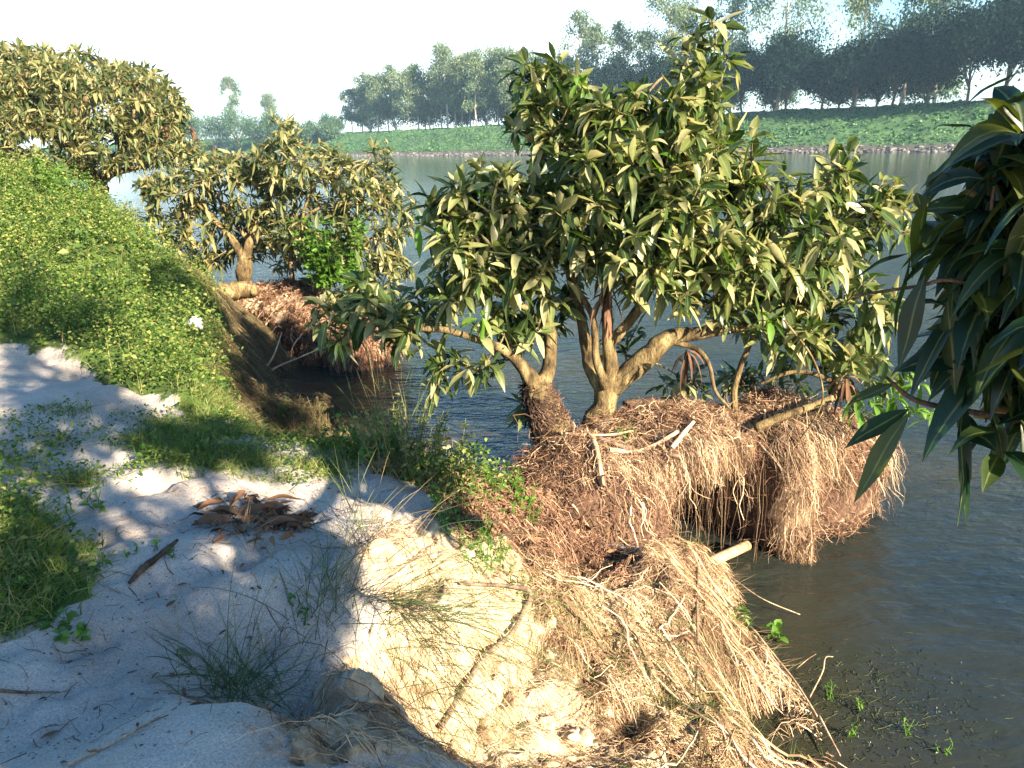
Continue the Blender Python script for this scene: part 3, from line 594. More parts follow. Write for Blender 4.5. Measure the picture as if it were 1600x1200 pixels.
A_l = [[(bA[0], bA[1], .55, .17, 0), (930, 668, Ya-.03, .125), (942, 635, Ya, .10), (950, 605, Ya, .10), (958, 590, Ya, .095)],
       [(955, 605, Ya, .085), (1000, 567, Ya-.02, .085), (1042, 530, Ya-.05, .07), (1100, 521, Ya-.1, .045), (1150, 514, Ya-.05, .04), (1190, 500, Ya+.05, .032), (1250, 450, Ya+.1, .02), (1300, 400, Ya+.2, .012)],
       [(945, 610, Ya, .07), (925, 575, Ya+.03, .065), (916, 530, Ya+.05, .05), (903, 470, Ya+.1, .035), (880, 400, Ya+.15, .022), (850, 320, Ya+.2, .014), (840, 240, Ya+.2, .01)],
       [(948, 605, Ya-.08, .04), (932, 560, Ya-.12, .032), (926, 500, Ya-.12, .026), (900, 440, Ya-.1, .018), (895, 380, Ya-.1, .012), (900, 300, Ya-.1, .01)],
       [(960, 600, Ya, .075), (952, 545, Ya+.02, .055), (948, 490, Ya+.02, .045), (945, 430, Ya, .036), (950, 350, Ya, .026), (965, 270, Ya, .018), (960, 180, Ya+.1, .01)],
       [(950, 540, Ya+.02, .045), (985, 500, Ya+.05, .042), (1010, 465, Ya+.08, .036), (1040, 400, Ya+.1, .03), (1070, 310, Ya+.1, .022), (1090, 220, Ya+.1, .017), (1092, 130, Ya+.1, .012), (1105, 60, Ya+.1, .008)],
       [(1045, 532, Ya-.05, .026), (1085, 545, Ya-.12, .02), (1108, 575, Ya-.2, .016), (1122, 610, Ya-.25, .013), (1142, 640, Ya-.3, .011)],
       [(1150, 655, 5.1, .03), (1148, 610, 5.1, .025), (1165, 550, 5.1, .022), (1195, 490, 5.1, .018), (1240, 430, 5.1, .013), (1290, 340, 5.15, .01), (1300, 280, 5.2, .006)],
       [(1190, 600, 5.1, .012), (1235, 582, 5.05, .017), (1280, 588, 5.0, .02), (1320, 612, 4.95, .022), (1345, 640, 4.95, .02)],
       [(1345, 640, 4.95, .018), (1310, 600, 5.1, .016), (1270, 570, 5.2, .013), (1250, 520, 5.2, .01), (1300, 440, 5.2, .007)],
       [(1075, 130, Ya, .008), (1040, 120, Ya-.05, .009), (1010, 145, Ya-.1, .008)]]
A_e = [(1095, 55, Ya, 28, 30, .2), (1105, 130, Ya, 50, 45, .3), (1060, 200, Ya, 75, 60, .4), (850, 120, Ya+.2, 50, 25, .25), (880, 170, Ya+.1, 55, 45, .3), (825, 190, Ya+.25, 35, 35, .2), (960, 190, Ya, 60, 55, .4),
       (990, 265, Ya-.1, 110, 70, .5), (920, 330, Ya-.1, 75, 60, .45), (1050, 310, Ya-.1, 80, 70, .5), (1000, 380, Ya-.2, 90, 45, .5), (1110, 380, Ya-.1, 70, 55, .5), (1150, 250, Ya, 30, 50, .3),
       (1200, 300, Ya, 70, 35, .4), (1290, 265, Ya+.1, 40, 30, .3), (1340, 320, Ya+.1, 60, 30, .3), (1385, 350, Ya+.1, 28, 50, .25), (1250, 370, Ya, 85, 50, .45), (1180, 420, Ya, 80, 45, .45), (1300, 440, Ya+.1, 60, 45, .4),
       (1225, 495, Ya, 75, 35, .4), (1300, 535, Ya, 60, 30, .35), (1365, 575, Ya-.1, 55, 22, .3), (1065, 440, Ya-.35, 35, 30, .2), (1130, 460, Ya-.1, 40, 40, .3), (860, 260, Ya, 40, 60, .3), (1400, 290, Ya+.15, 22, 18, .2), (1370, 460, Ya, 25, 60, .2),
       (930, 415, Ya-.25, 45, 22, .2), (1010, 445, Ya-.25, 40, 20, .2), (900, 450, Ya+.25, 24, 30, .15), (1110, 490, Ya-.2, 30, 18, .15), (975, 520, Ya+.35, 30, 30, .1), (1080, 600, Ya+.45, 60, 18, .15), (1200, 590, Ya+.5, 70, 25, .15)]
TH = .86
treeA = mango('mango_tree', bA, 'forked mango tree with yellowish bark standing on the large matted root clump', A_l, A_e, 10.0, 11, wob=.03)
Yb = 5.0
bB = at_z(868, 700, .7)
B_l = [[(bB[0]+.03, bB[1]+.05, .3, .17, 0), (870, 690, Yb, .155), (852, 640, Yb+.03, .135), (838, 605, Yb+.05, .115)],
       [(840, 610, Yb+.05, .09), (858, 575, Yb+.08, .065), (862, 525, Yb+.1, .055), (852, 470, Yb+.1, .042), (832, 410, Yb+.1, .03), (800, 350, Yb+.1, .02), (770, 290, Yb+.15, .012)],
       [(842, 608, Yb+.05, .085), (808, 565, Yb-.02, .05), (768, 538, Yb-.1, .034), (705, 517, Yb-.15, .028), (640, 506, Yb-.1, .024), (606, 488, Yb, .018), (580, 465, Yb+.1, .012), (560, 455, Yb+.15, .008)],
       [(862, 525, Yb+.1, .03), (820, 480, Yb+.05, .028), (790, 465, Yb, .024), (770, 455, Yb, .02), (730, 430, Yb, .014)],
       [(850, 470, Yb+.1, .02), (845, 420, Yb+.1, .015), (835, 380, Yb+.15, .012), (790, 385, Yb+.1, .012), (740, 400, Yb, .01)]]
B_e = [(750, 285, Yb+.1, 60, 32, .3), (705, 320, Yb+.1, 38, 40, .3), (740, 385, Yb, 65, 55, .4), (800, 410, Yb, 60, 45, .4), (650, 475, Yb, 50, 22, .3), (710, 445, Yb-.1, 50, 28, .3), (745, 560, Yb+.05, 50, 18, .25), (590, 510, Yb+.1, 50, 25, .3),
       (530, 500, Yb+.3, 45, 35, .35), (850, 420, Yb+.1, 30, 50, .3), (810, 510, Yb+.1, 40, 25, .3), (680, 590, Yb, 10, 25, .08), (780, 330, Yb+.2, 50, 60, .4), (840, 350, Yb+.25, 40, 70, .4), (700, 565, Yb, 30, 15, .15), (650, 510, Yb, 30, 12, .15), (820, 640, Yb+.1, 14, 20, .1), (600, 450, Yb+.2, 40, 20, .3), (780, 500, Yb, 50, 22, .2), (880, 480, Yb+.3, 22, 30, .15)]
TH = .78
treeB = mango('mango_tree', bB, 'leaning mango tree with dark litter-covered trunk and long limb reaching over the inlet', B_l, B_e, 10, 12, bark=M_bark, wob=.03)
TH = 1.
# litter wrapped round the leaning trunk
Yc = 11.1; bC = at_z(380, 436, .85)
C_l = [[(bC[0], bC[1], .5, .15, 0), (381, 430, Yc, .11), (383, 408, Yc, .10), (382, 400, Yc, .09)],
       [(381, 405, Yc, .07), (366, 378, Yc, .055), (340, 350, Yc, .04), (310, 320, Yc, .025), (270, 300, Yc, .015)],
       [(383, 405, Yc, .075), (392, 375, Yc, .06), (398, 345, Yc+.1, .04), (420, 310, Yc+.1, .03), (450, 240, Yc+.1, .018), (440, 200, Yc+.1, .01)],
       [(392, 378, Yc, .04), (360, 340, Yc+.1, .03), (330, 290, Yc+.1, .02)],
       [(457, 440, Yc-.3, .035), (455, 400, Yc-.3, .03), (470, 350, Yc-.3, .026), (500, 325, Yc-.3, .022), (540, 322, Yc-.3, .016), (600, 330, Yc-.3, .01)],
       [(470, 350, Yc-.3, .02), (490, 290, Yc-.3, .018), (540, 270, Yc-.2, .012)], [(470, 440, Yc-.3, .03), (520, 420, Yc-.3, .022), (570, 380, Yc-.2, .015), (610, 350, Yc-.2, .01)]]
C_e = [(340, 262, Yc, 60, 28, .8), (280, 295, Yc, 60, 32, .8), (225, 355, Yc-.4, 36, 26, .5), (250, 395, Yc-.6, 26, 14, .4), (330, 360, Yc+.3, 60, 50, .8), (440, 205, Yc, 30, 24, .5), (470, 255, Yc, 65, 42, .8), (560, 285, Yc, 65, 42, .8), (615, 335, Yc, 36, 42, .6),
       (500, 355, Yc, 70, 42, .9), (430, 330, Yc+.3, 40, 60, .8), (560, 395, Yc, 65, 38, .8), (625, 425, Yc, 24, 26, .5), (530, 440, Yc-.2, 60, 20, .6), (440, 380, Yc+.5, 60, 40, .5), (600, 240, Yc+.1, 20, 20, .4), (385, 300, Yc+.2, 30, 50, .6), (310, 400, Yc+.6, 40, 18, .4), (560, 480, Yc-.3, 50, 22, .4), (600, 505, Yc-.5, 36, 22, .4), (560, 540, Yc-.7, 26, 16, .3)]
treeC = mango('mango_tree', bC, 'mid-sized mango tree on the smaller root clump beyond the inlet', C_l, C_e, 19, 13, M_mango_far, r0=.02, wh=dict(n=(7, 12), L_=(.11, .22), st=4, W_=.28))
Yd = 14.3; bD = at_z(152, 312, 1.95)
D_l = [[(bD[0], bD[1], 1.7, .22, 0), (152, 308, Yd, .17), (155, 295, Yd, .16), (150, 285, Yd, .15)],
       [(150, 290, Yd, .11), (130, 262, Yd, .08), (100, 225, Yd, .06), (60, 190, Yd, .04), (30, 120, Yd, .02)],
       [(153, 288, Yd, .10), (175, 272, Yd, .07), (215, 262, Yd, .045), (260, 255, Yd, .02)],
       [(152, 288, Yd, .08), (185, 245, Yd, .06), (205, 200, Yd, .04), (215, 140, Yd, .02)],
       [(150, 288, Yd, .08), (140, 240, Yd+.2, .06), (120, 180, Yd+.2, .04), (90, 120, Yd+.2, .02)]]
D_e = [(60, 125, Yd, 70, 26, 1.2), (150, 165, Yd, 120, 50, 1.5), (225, 175, Yd, 50, 42, 1), (90, 225, Yd-.3, 120, 42, 1.5), (205, 235, Yd-.3, 80, 26, 1.2), (30, 195, Yd-.3, 50, 60, 1), (20, 250, Yd-.6, 30, 20, .8), (-60, 180, Yd, 60, 80, 1.4), (240, 290, Yd-.8, 30, 12, .6), (90, 265, Yd+.4, 80, 16, .8), (205, 115, Yd+.3, 24, 14, .6), (140, 100, Yd+.3, 22, 10, .6), (20, 80, Yd+.3, 20, 10, .5), (262, 225, Yd, 36, 34, 1), (290, 250, Yd-.3, 26, 22, .8), (250, 185, Yd+.4, 34, 26, .9), (75, 85, Yd+.4, 14, 12, .5), (180, 108, Yd+.4, 12, 10, .5)]
treeD = mango('mango_tree', bD, 'broad spreading mango tree at the top of the green slope on the left', D_l, D_e, 15.5, 14, M_mango_far, r0=.025, wh=dict(n=(7, 12), L_=(.12, .24), st=4, W_=.28))
bE = np.array([-16.5, 24.0, float(gz([-16.5, 24.0])[0])])
E_l = [[(bE[0], bE[1], bE[2]-.3, .25, 0), (bE[0], bE[1], bE[2]+1, .2, 0), (80, 150, 24.5, .15), (90, 100, 24.5, .06)], [(80, 160, 24.5, .1), (200, 150, 24.5, .06), (260, 150, 25, .03)], [(80, 160, 24.5, .1), (20, 110, 24.5, .05)]]
E_e = [(30, 95, 25, 45, 20, 1.4), (110, 105, 25, 50, 22, 1.4), (200, 125, 25, 45, 22, 1.4), (245, 165, 25, 32, 30, 1.4), (60, 150, 25, 80, 50, 1.5), (230, 210, 25.5, 40, 25, 1), (-60, 110, 25, 60, 50, 2)]
treeE = mango('mango_tree', bE, 'taller hazy mango tree behind the broad tree on the left bank', E_l, E_e, 30, 15, M_mango_far, r0=.04, wh=dict(n=(8, 11), L_=(.3, .45), st=3, W_=.3))

# ------------------------------------------------------------------ root clumps
def clump(name, label, spine, n_hang, n_mess, seed, cavity=None, fib=.0014, Lr=(.10, .46), zb=-.25, bulge=(), fmat=None):
    """spine rows x,y,ztop,halfwidth. Returns parent, surface function"""
    rng = np.random.default_rng(seed); S = smoothpath(np.array(spine), 90)
    T = nrm(np.gradient(S[:, :2], axis=0)); NX = np.stack([T[:, 1], -T[:, 0]], 1)   # points to the front side
    nu, nv = 90, 72
    v = np.linspace(0, 2*math.pi, nv, endpoint=False)
    ce = np.cos(v); se = np.sin(v)
    sq = lambda a, p: np.sign(a)*np.abs(a)**p
    cap = np.sqrt(np.clip(1-np.abs(np.linspace(-1, 1, nu))**5, 0, 1))
    def surf(u, ang):
        k = np.clip(u*(nu-1), 0, nu-1.001); i = k.astype(int); f = (k-i)[:, None]
        s = S[i]*(1-f)+S[np.minimum(i+1, nu-1)]*f; nx_ = nrm(NX[i]*(1-f)+NX[np.minimum(i+1, nu-1)]*f); cp_ = cap[i]*(1-f[:, 0])+cap[np.minimum(i+1, nu-1)]*f[:, 0]
        ztop = s[:, 2]; zc = (ztop+zb)/2; hz = (ztop-zb)/2
        a = sq(np.cos(ang), .75)*s[:, 3]*cp_; b = sq(np.sin(ang), .55)*hz*(.55+.45*cp_)
        P = np.stack([s[:, 0]+nx_[:, 0]*a, s[:, 1]+nx_[:, 1]*a, zc+b], 1)
        n_ = nrm(np.stack([nx_[:, 0]*np.cos(ang), nx_[:, 1]*np.cos(ang), np.sin(ang)*.8], 1))
        dsp = .09*fbm(P, 2.6, 4, seed)+.02*fbm(P, 12, 3, seed+4)
        if cavity is not None:
            P0 = P.copy()
            for c, rad, dep in list(cavity)+list(bulge):
                wgt = dep*np.exp(-(((P0-np.array(c))**2/np.array(rad)**2).sum(1))**2); P = P-np.column_stack([nx_, 0*wgt])*wgt[:, None]
        return P+n_*dsp[:, None], n_
    U, V_ = np.meshgrid(np.linspace(0, 1, nu), v, indexing='ij')
    P, _ = surf(U.ravel(), V_.ravel())
    i = np.arange(nu*nv).reshape(nu, nv)
    q = np.stack([i[:-1], np.roll(i, -1, 1)[:-1], np.roll(i, -1, 1)[1:], i[1:]], -1).reshape(-1, 4)
    e = empty(name, [S[45, 0], S[45, 1], 0], label, 'root clump')
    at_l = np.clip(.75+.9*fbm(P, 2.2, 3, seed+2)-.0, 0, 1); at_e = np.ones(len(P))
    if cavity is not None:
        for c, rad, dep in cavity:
            ins = ((((P-np.array(c))*[1, .35, 1])/np.array(rad))**2).sum(1) < 1.3; at_l[ins] = 1.6; at_e[ins] = 0  # hollows coloured darker, painting their shade into the soil
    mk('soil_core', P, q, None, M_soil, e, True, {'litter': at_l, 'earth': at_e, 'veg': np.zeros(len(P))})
    # hanging fibres
    hb = MB(); m_ = 9
    if cavity is not None:      # curtains of long strands over the hollows
        for c, rad, dep in cavity:
            q = int(45*rad[0]/.2); top = np.array(c)+rng.normal(0, 1, (q, 3))*[rad[0]*.8, .03, .03]+[0, -.06, rad[2]*1.15]
            ln = rng.uniform(.08, .42, q)*rad[2]/.2; tt = np.linspace(0, 1, 8)
            top = top-nrm(np.array([.45, -.85, 0]))*rng.uniform(-.02, .07, (q, 1))
            pth = top[:, None]-np.array([0, 0, 1.])*(ln[:, None]*tt)[:, :, None]+np.cumsum(rng.normal(0, .012, (q, 8, 3)), 1)*[1, 1, .3]
            pth[:, :, 2] = np.maximum(pth[:, :, 2], -.02); tubes(hb, pth, rng.uniform(.5, 1.7, (q, 1))*fib*np.linspace(1, .5, 8), 3)
    u = rng.uniform(.01, .99, n_hang); a0 = rng.uniform(-.6, 1.75, n_hang)
    back = rng.random(n_hang) < .12; a0 = np.where(back, math.pi-a0, a0)
    Pn, nn = surf(u, a0)
    bun = fbm(Pn, 7, 3, seed+8); ok = bun > rng.normal(-.25, .3, n_hang)
    ok &= ~((u < .34) & (a0 < 1.1) & (rng.random(n_hang) < .82)); ok &= ~((u > .93) & (a0 < 1.1) & (rng.random(n_hang) < .8))
    if cavity is not None:
        for c, rad, dep in cavity: ok &= (((Pn-np.array(c))**2/(np.array(rad)*1.25)**2).sum(1) > 1.)
    u, a0, Pn, nn, back, bun = u[ok], a0[ok], Pn[ok], nn[ok], back[ok], bun[ok]; n_hang = len(u)
    ln = rng.uniform(*Lr, n_hang)*(1+.5*bun)
    off = (rng.uniform(.002, .05, n_hang)+.05*np.clip(bun, 0, 1))*np.where(a0 > 1.2, .5, 1)*.8
    path = np.empty((n_hang, m_, 3)); cur = Pn+nn*off[:, None]; path[:, 0] = cur; drift = rng.normal(0, .45, (n_hang, 2))+.6*np.stack([fbm(Pn, 5, 2, seed+11), fbm(Pn, 5, 2, seed+12)], 1)
    tang = np.stack([-nn[:, 1], nn[:, 0], np.zeros(n_hang)], 1)
    for k in range(1, m_):
        st = ln/(m_-1)
        gdir = np.stack([nn[:, 0]*.9*np.clip(nn[:, 2], 0, 1)+drift[:, 0]*.35, nn[:, 1]*.9*np.clip(nn[:, 2], 0, 1)+drift[:, 1]*.35, -np.clip(1.2-nn[:, 2]*1.1, .25, 1)], 1)+rng.normal(0, .33, (n_hang, 3))
        cur = cur+nrm(gdir)*st[:, None]; path[:, k] = cur
        nn = nrm(nn*[1, 1, .7])
    path[:, :, 2] = np.maximum(path[:, :, 2], -.03)
    if cavity is not None:
        ok = np.ones(n_hang, bool)
        for c, rad, dep in cavity:
            for k in (4, 6, 8): ok &= ~((((path[:, k, [0, 2]]-np.array(c)[[0, 2]])/(np.array(rad)[[0, 2]]*.95))**2).sum(1) < 1) | (rng.random(n_hang) < .06)
        path = path[ok]; n_hang = len(path)
    rr = rng.uniform(.5, 1.5, n_hang)[:, None]*fib*np.where(rng.random((n_hang, 1)) < .03, 2.6, 1)*np.linspace(1, .5, m_)[None]
    tubes(hb, path, rr, 3)
    h = hb.build('hanging_roots', fmat or M_root, e, False); h['kind'] = 'stuff'
    xk = 90; u = rng.uniform(.05, .97, xk); a0 = rng.uniform(.2, 1.6, xk); Pn, nn = surf(u, a0); m_ = 10; cur = Pn+nn*.03; path = np.empty((xk, m_, 3)); path[:, 0] = cur
    dd = np.stack([rng.normal(0, .5, xk), -.2+rng.normal(0, .2, xk), -np.ones(xk)*.6], 1)
    for k in range(1, m_):
        dd = nrm(dd+rng.normal(0, .3, (xk, 3))-[0, 0, .12]); cur = cur+dd*rng.uniform(.02, .06, (xk, 1)); path[:, k] = cur
    path[:, :, 2] = np.maximum(path[:, :, 2], -.03); tb_ = MB(); tubes(tb_, path, rng.uniform(.6, 2.2, (xk, 1))*fib*2.6*np.linspace(1, .35, m_), 6)
    l = tb_.build('thick_roots', M_root, e); l['kind'] = 'stuff'
    fl = MB(); u = rng.uniform(0, 1, 1500); a0 = rng.uniform(-.3, 3.2, 1500); Pn, nn = surf(u, a0); sz = rng.uniform(.02, .07, 1500)*fib/.0017
    leaves(fl, Pn+nn*rng.uniform(.02, .06, (1500, 1)), nrm(rng.normal(0, 1, (1500, 3))-nn*.2), sz, sz*.3, .2, 4, .3, 1., rng); l = fl.build('leaf_scraps', M_deadleaf, e); l['kind'] = 'stuff'
    # mess: short crooked fibres and flakes over everything
    xb = MB(); u = rng.uniform(0, 1, n_mess); a0 = rng.uniform(-.7, 3.6, n_mess); ok = ~((u < .32) & (a0 < 1.0) & (rng.random(n_mess) < .65)); u, a0 = u[ok], a0[ok]; n_mess = len(u); Pn, nn = surf(u, a0)
    d = nrm(np.cross(nn, rng.normal(0, 1, (n_mess, 3)))+nn*.25*rng.normal(0, 1, (n_mess, 1))); ln = rng.uniform(.03, .16, n_mess)
    tt = np.linspace(0, 1, 4); bend = rng.normal(0, .3, (n_mess, 1, 3))
    path = (Pn+nn*rng.uniform(.0, .035, (n_mess, 1)))[:, None]+d[:, None]*(ln[:, None]*tt)[:, :, None]+bend*(ln[:, None]*tt*(1-tt))[:, :, None]
    tubes(xb, path, rng.uniform(.5, 1.6, (n_mess, 1))*fib*np.array([1, 1, .9, .5]), 3)
    l = xb.build('matted_litter', M_litter, e, False); l['kind'] = 'stuff'
    return e, surf
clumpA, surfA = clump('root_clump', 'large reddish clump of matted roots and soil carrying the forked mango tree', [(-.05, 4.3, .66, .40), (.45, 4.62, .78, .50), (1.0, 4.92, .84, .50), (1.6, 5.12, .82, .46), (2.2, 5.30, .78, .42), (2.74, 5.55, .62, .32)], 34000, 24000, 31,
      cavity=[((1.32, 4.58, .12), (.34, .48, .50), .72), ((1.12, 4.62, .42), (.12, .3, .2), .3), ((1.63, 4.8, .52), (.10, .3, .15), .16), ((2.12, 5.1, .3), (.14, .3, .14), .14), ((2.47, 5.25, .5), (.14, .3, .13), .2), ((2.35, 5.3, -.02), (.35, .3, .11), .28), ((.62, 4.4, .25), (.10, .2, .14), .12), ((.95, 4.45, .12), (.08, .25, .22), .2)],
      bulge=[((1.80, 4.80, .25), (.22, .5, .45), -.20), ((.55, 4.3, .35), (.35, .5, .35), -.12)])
s = [at_z(345, 446, .8), at_z(420, 447, .8), at_z(500, 475, .65), at_z(560, 520, .35), at_z(605, 545, .2)]
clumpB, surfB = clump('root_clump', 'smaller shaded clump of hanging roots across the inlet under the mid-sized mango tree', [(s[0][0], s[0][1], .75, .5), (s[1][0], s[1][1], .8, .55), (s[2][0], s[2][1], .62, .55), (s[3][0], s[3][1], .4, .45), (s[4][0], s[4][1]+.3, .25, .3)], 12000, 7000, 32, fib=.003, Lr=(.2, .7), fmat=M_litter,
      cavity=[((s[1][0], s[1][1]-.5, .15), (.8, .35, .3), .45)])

# ------------------------------------------------------------------ leaf litter and straw on the slope
Z_sand_ = wpoly([(0, 1190), (0, 1000), (150, 960), (200, 760), (430, 750), (600, 760), (640, 850), (560, 1000), (420, 1130), (300, 1195)])
def strew(poly, n, L_, rad, dirf, mat, name, label, cat, seed, lift=(.002, .035), seg=6, flow=.0, crook=.25, wz=.0):
    rng = np.random.default_rng(seed); lo = poly.min(0); hi = poly.max(0)
    P = rng.uniform(lo, hi, (n*4, 2)); P = P[soft(P, poly, .12) > rng.random(len(P))*.99][:n]; n = len(P)
    ang = rng.normal(dirf[0], dirf[1], n)+.5*fbm(P, 2, 2, seed); ln = rng.uniform(*L_, n)
    path = np.empty((n, seg, 3)); cur = P.copy(); lf = rng.uniform(*lift, n); z0 = gz(cur)+lf
    path[:, 0, :2] = cur; path[:, 0, 2] = z0
    for k in range(1, seg):
        ang = ang+rng.normal(0, crook, n); cur = cur+np.stack([np.cos(ang), np.sin(ang)], 1)*(ln/(seg-1))[:, None]
        path[:, k, :2] = cur; zz = gz(cur)+lf+rng.normal(0, .006, n); path[:, k, 2] = np.maximum(zz, path[:, k-1, 2]-ln/(seg-1)*1.2)
    path[:, :, 2] = np.maximum(path[:, :, 2], -.02)
    mb = MB(); tubes(mb, path, rng.uniform(.5, 1.6, (n, 1))*rad*np.linspace(1, .6, seg), 3)
    o = mb.build(name, mat, None, False); tag(o, label, cat, kind='stuff'); return o
strew(Z_litter, 22000, (.02, .11), .0018, (-.8, 2.5), M_litter, 'leaf_litter', 'dark reddish shredded litter lying in front of the big root clump', 'litter', 41, (.002, .05))
def scraps(poly, n, L_, mat, name, label, seed, lift=(.004, .04)):
    rng = np.random.default_rng(seed); P = rng.uniform(poly.min(0), poly.max(0), (n*4, 2)); P = P[soft(P, poly, .1) > rng.random(len(P))*.99][:n]; n = len(P)
    sz = rng.uniform(*L_, n); mb = MB(); leaves(mb, np.column_stack([P, gz(P)+rng.uniform(*lift, n)]), nrm(np.stack([rng.normal(0, 1, n), rng.normal(0, 1, n), rng.normal(.1, .3, n)], 1)), sz, sz*.35, .15, 4, .35, .8, rng, wav=.03)
    tag(mb.build(name, mat), label, 'litter', kind='stuff')
scraps(Z_litter, 2600, (.02, .075), M_deadleaf, 'leaf_scraps', 'curled brown leaf scraps in the dark litter before the root clump', 48)
scraps(wpoly([(310, 835), (315, 790), (390, 775), (470, 795), (490, 825), (400, 842)]), 130, (.03, .10), M_deadleaf, 'leaf_crumbs', 'broken bits of dead leaf under the pile of large dead leaves', 64, (.002, .03))
scraps(Z_sand_, 110, (.01, .04), M_deadleaf, 'sand_leaf_bits', 'small dry leaf bits scattered over the shaded sand', 65, (.001, .006))
scraps(Z_straw, 1100, (.02, .06), M_deadleaf, 'mat_scraps', 'curled brown leaf scraps on the straw-coloured mat', 49)
strew(Z_straw, 30000, (.03, .26), .0011, (-.9, 1.1), M_straw, 'dry_root_mat', 'straw-coloured mat of dry roots draped down the bank to the water', 'root mat', 42, (.001, .06), 7, crook=.38)
strew(Z_straw, 220, (.15, .6), .0042, (-.95, .6), M_straw, 'coarse_roots', 'thicker pale dry roots lying over the straw-coloured mat', 'root mat', 46, (.03, .11), 9, crook=.22)
strew(Z_cliff, 1200, (.05, .4), .0012, (-.7, 1.2), M_straw, 'straw_scraps', 'thin dry grass scraps lying on the eroded sand face', 'litter', 43, (.002, .03), 7)
Z_sand = wpoly([(0, 1190), (0, 1000), (150, 960), (200, 760), (430, 750), (600, 760), (640, 850), (560, 1000), (420, 1130), (300, 1195)])
strew(Z_sand, 420, (.02, .12), .0012, (-.4, 3), M_litter, 'twig_scraps', 'small dark twigs and bits scattered over the shaded sand', 'litter', 44, (.001, .008), 4)
_r = np.random.default_rng(5); _P = _r.uniform(Z_sand.min(0), Z_sand.max(0), (900, 2)); _P = _P[inpoly(_P, Z_sand)]; mb = MB()
stones(mb, np.column_stack([_P, gz(_P)]), _r.uniform(.0015, .005, len(_P))*(1+1.2*(_r.random(len(_P)) < .03))); tag(mb.build('pebbles', M_rock, smooth=False), 'tiny pebbles and shell bits scattered on the shaded sand', 'pebbles', kind='stuff')
strew(Z_brown, 420, (.02, .12), .0007, (-1.2, .8), M_root, 'exposed_rootlets', 'fine brown rootlets hanging on the shaded eroded face', 'rootlets', 50, (.002, .03), 6, crook=.3)
M_shadedry = leafmat('shaded_dry_grass', [(.05, .04, .02), (.11, .085, .045), (.20, .16, .085)], .8, .1, spec=.1)  # dry grass colours darkened to put in the bank's shade
strew(Z_dry2, 16000, (.08, .32), .0018, (-.3, 2.4), M_shadedry, 'dry_grass', 'brown dead grass hanging down the bank beside the inlet', 'grass', 45, (.01, .14), 6)

Z_rim = wpoly([(1080, 860), (1125, 870), (1145, 950), (1215, 1010), (1305, 1150), (1310, 1195), (1270, 1198), (1180, 1040), (1100, 960)])
Z_rim2 = wpoly([(1112, 880), (1128, 885), (1150, 955), (1222, 1020), (1300, 1140), (1312, 1197), (1285, 1197), (1262, 1130), (1190, 1040), (1130, 970)])
strew(Z_rim, 1900, (.1, .35), .0014, (0, 3), M_straw, 'rim_fibres', 'dry fibres sticking out over the water from the mat edge', 'root mat', 47, (.01, .12), 7, crook=.3)
# ------------------------------------------------------------------ ground cover
M_weed3 = leafmat('broad_weed_leaf', [(.03, .07, .02), (.07, .12, .03), (.16, .17, .06)], .6, .3, patch=3, spec=.2)
def cover(poly, n, L_, asp, mat, name, label, cat, seed, hgt=(.0, .14), thin=None, st=3, upb=.4, droop=.3, dens=None):
    rng = np.random.default_rng(seed); lo = np.maximum(poly.min(0), -13); hi = poly.max(0)
    P = rng.uniform(lo, hi, (int(n*6), 2)); P = P[inpoly(P, poly) | inpoly(P+[.25, 0], poly) | inpoly(P-[.25, 0], poly) | inpoly(P+[0, .25], poly) | inpoly(P-[0, .25], poly)]
    # more plants where they show largest: keep by distance
    P = P[rng.random(len(P)) < np.clip(11/np.hypot(P[:, 0], P[:, 1]), .35, 1)]; k = soft(P, poly, .2) > rng.random(len(P))*.99
    if dens: k &= fbm(P, dens[0], 3, seed+5) > dens[1]+rng.normal(0, .15, len(P))
    P = P[k][:n]; n = len(P)
    z = gz(P); h = rng.uniform(*hgt, n)*np.clip(.9+1.7*fbm(P, 3.6, 3, seed+1), .3, 2.6)+.012
    pos = np.column_stack([P, z+np.maximum(h, 0)]); a = rng.uniform(0, 6.28, n); e = rng.normal(upb, .45, n)
    d = np.stack([np.cos(a)*np.cos(e), np.sin(a)*np.cos(e), np.sin(e)], 1); sc = 1+.012*np.maximum(np.hypot(P[:, 0], P[:, 1])-5, 0)
    ln = rng.uniform(*L_, n)*sc
    mb = MB(); leaves(mb, pos, d, ln, ln*asp, droop, st, .15, .7, rng)
    o = mb.build(name, mat); tag(o, label, cat, kind='stuff'); return o
cover(Z_slope, 420000, (.018, .046), .6, M_cover, 'creeping_weeds', 'bright yellow-green creeping weeds covering the slope on the left', 'ground cover', 51, (0, .22))
cover(Z_slope, 9000, (.06, .12), .5, M_weed3, 'broad_weeds', 'patches of larger-leaved weeds among the creeping weeds on the slope', 'ground cover', 62, (.05, .3), dens=(1.3, .25))
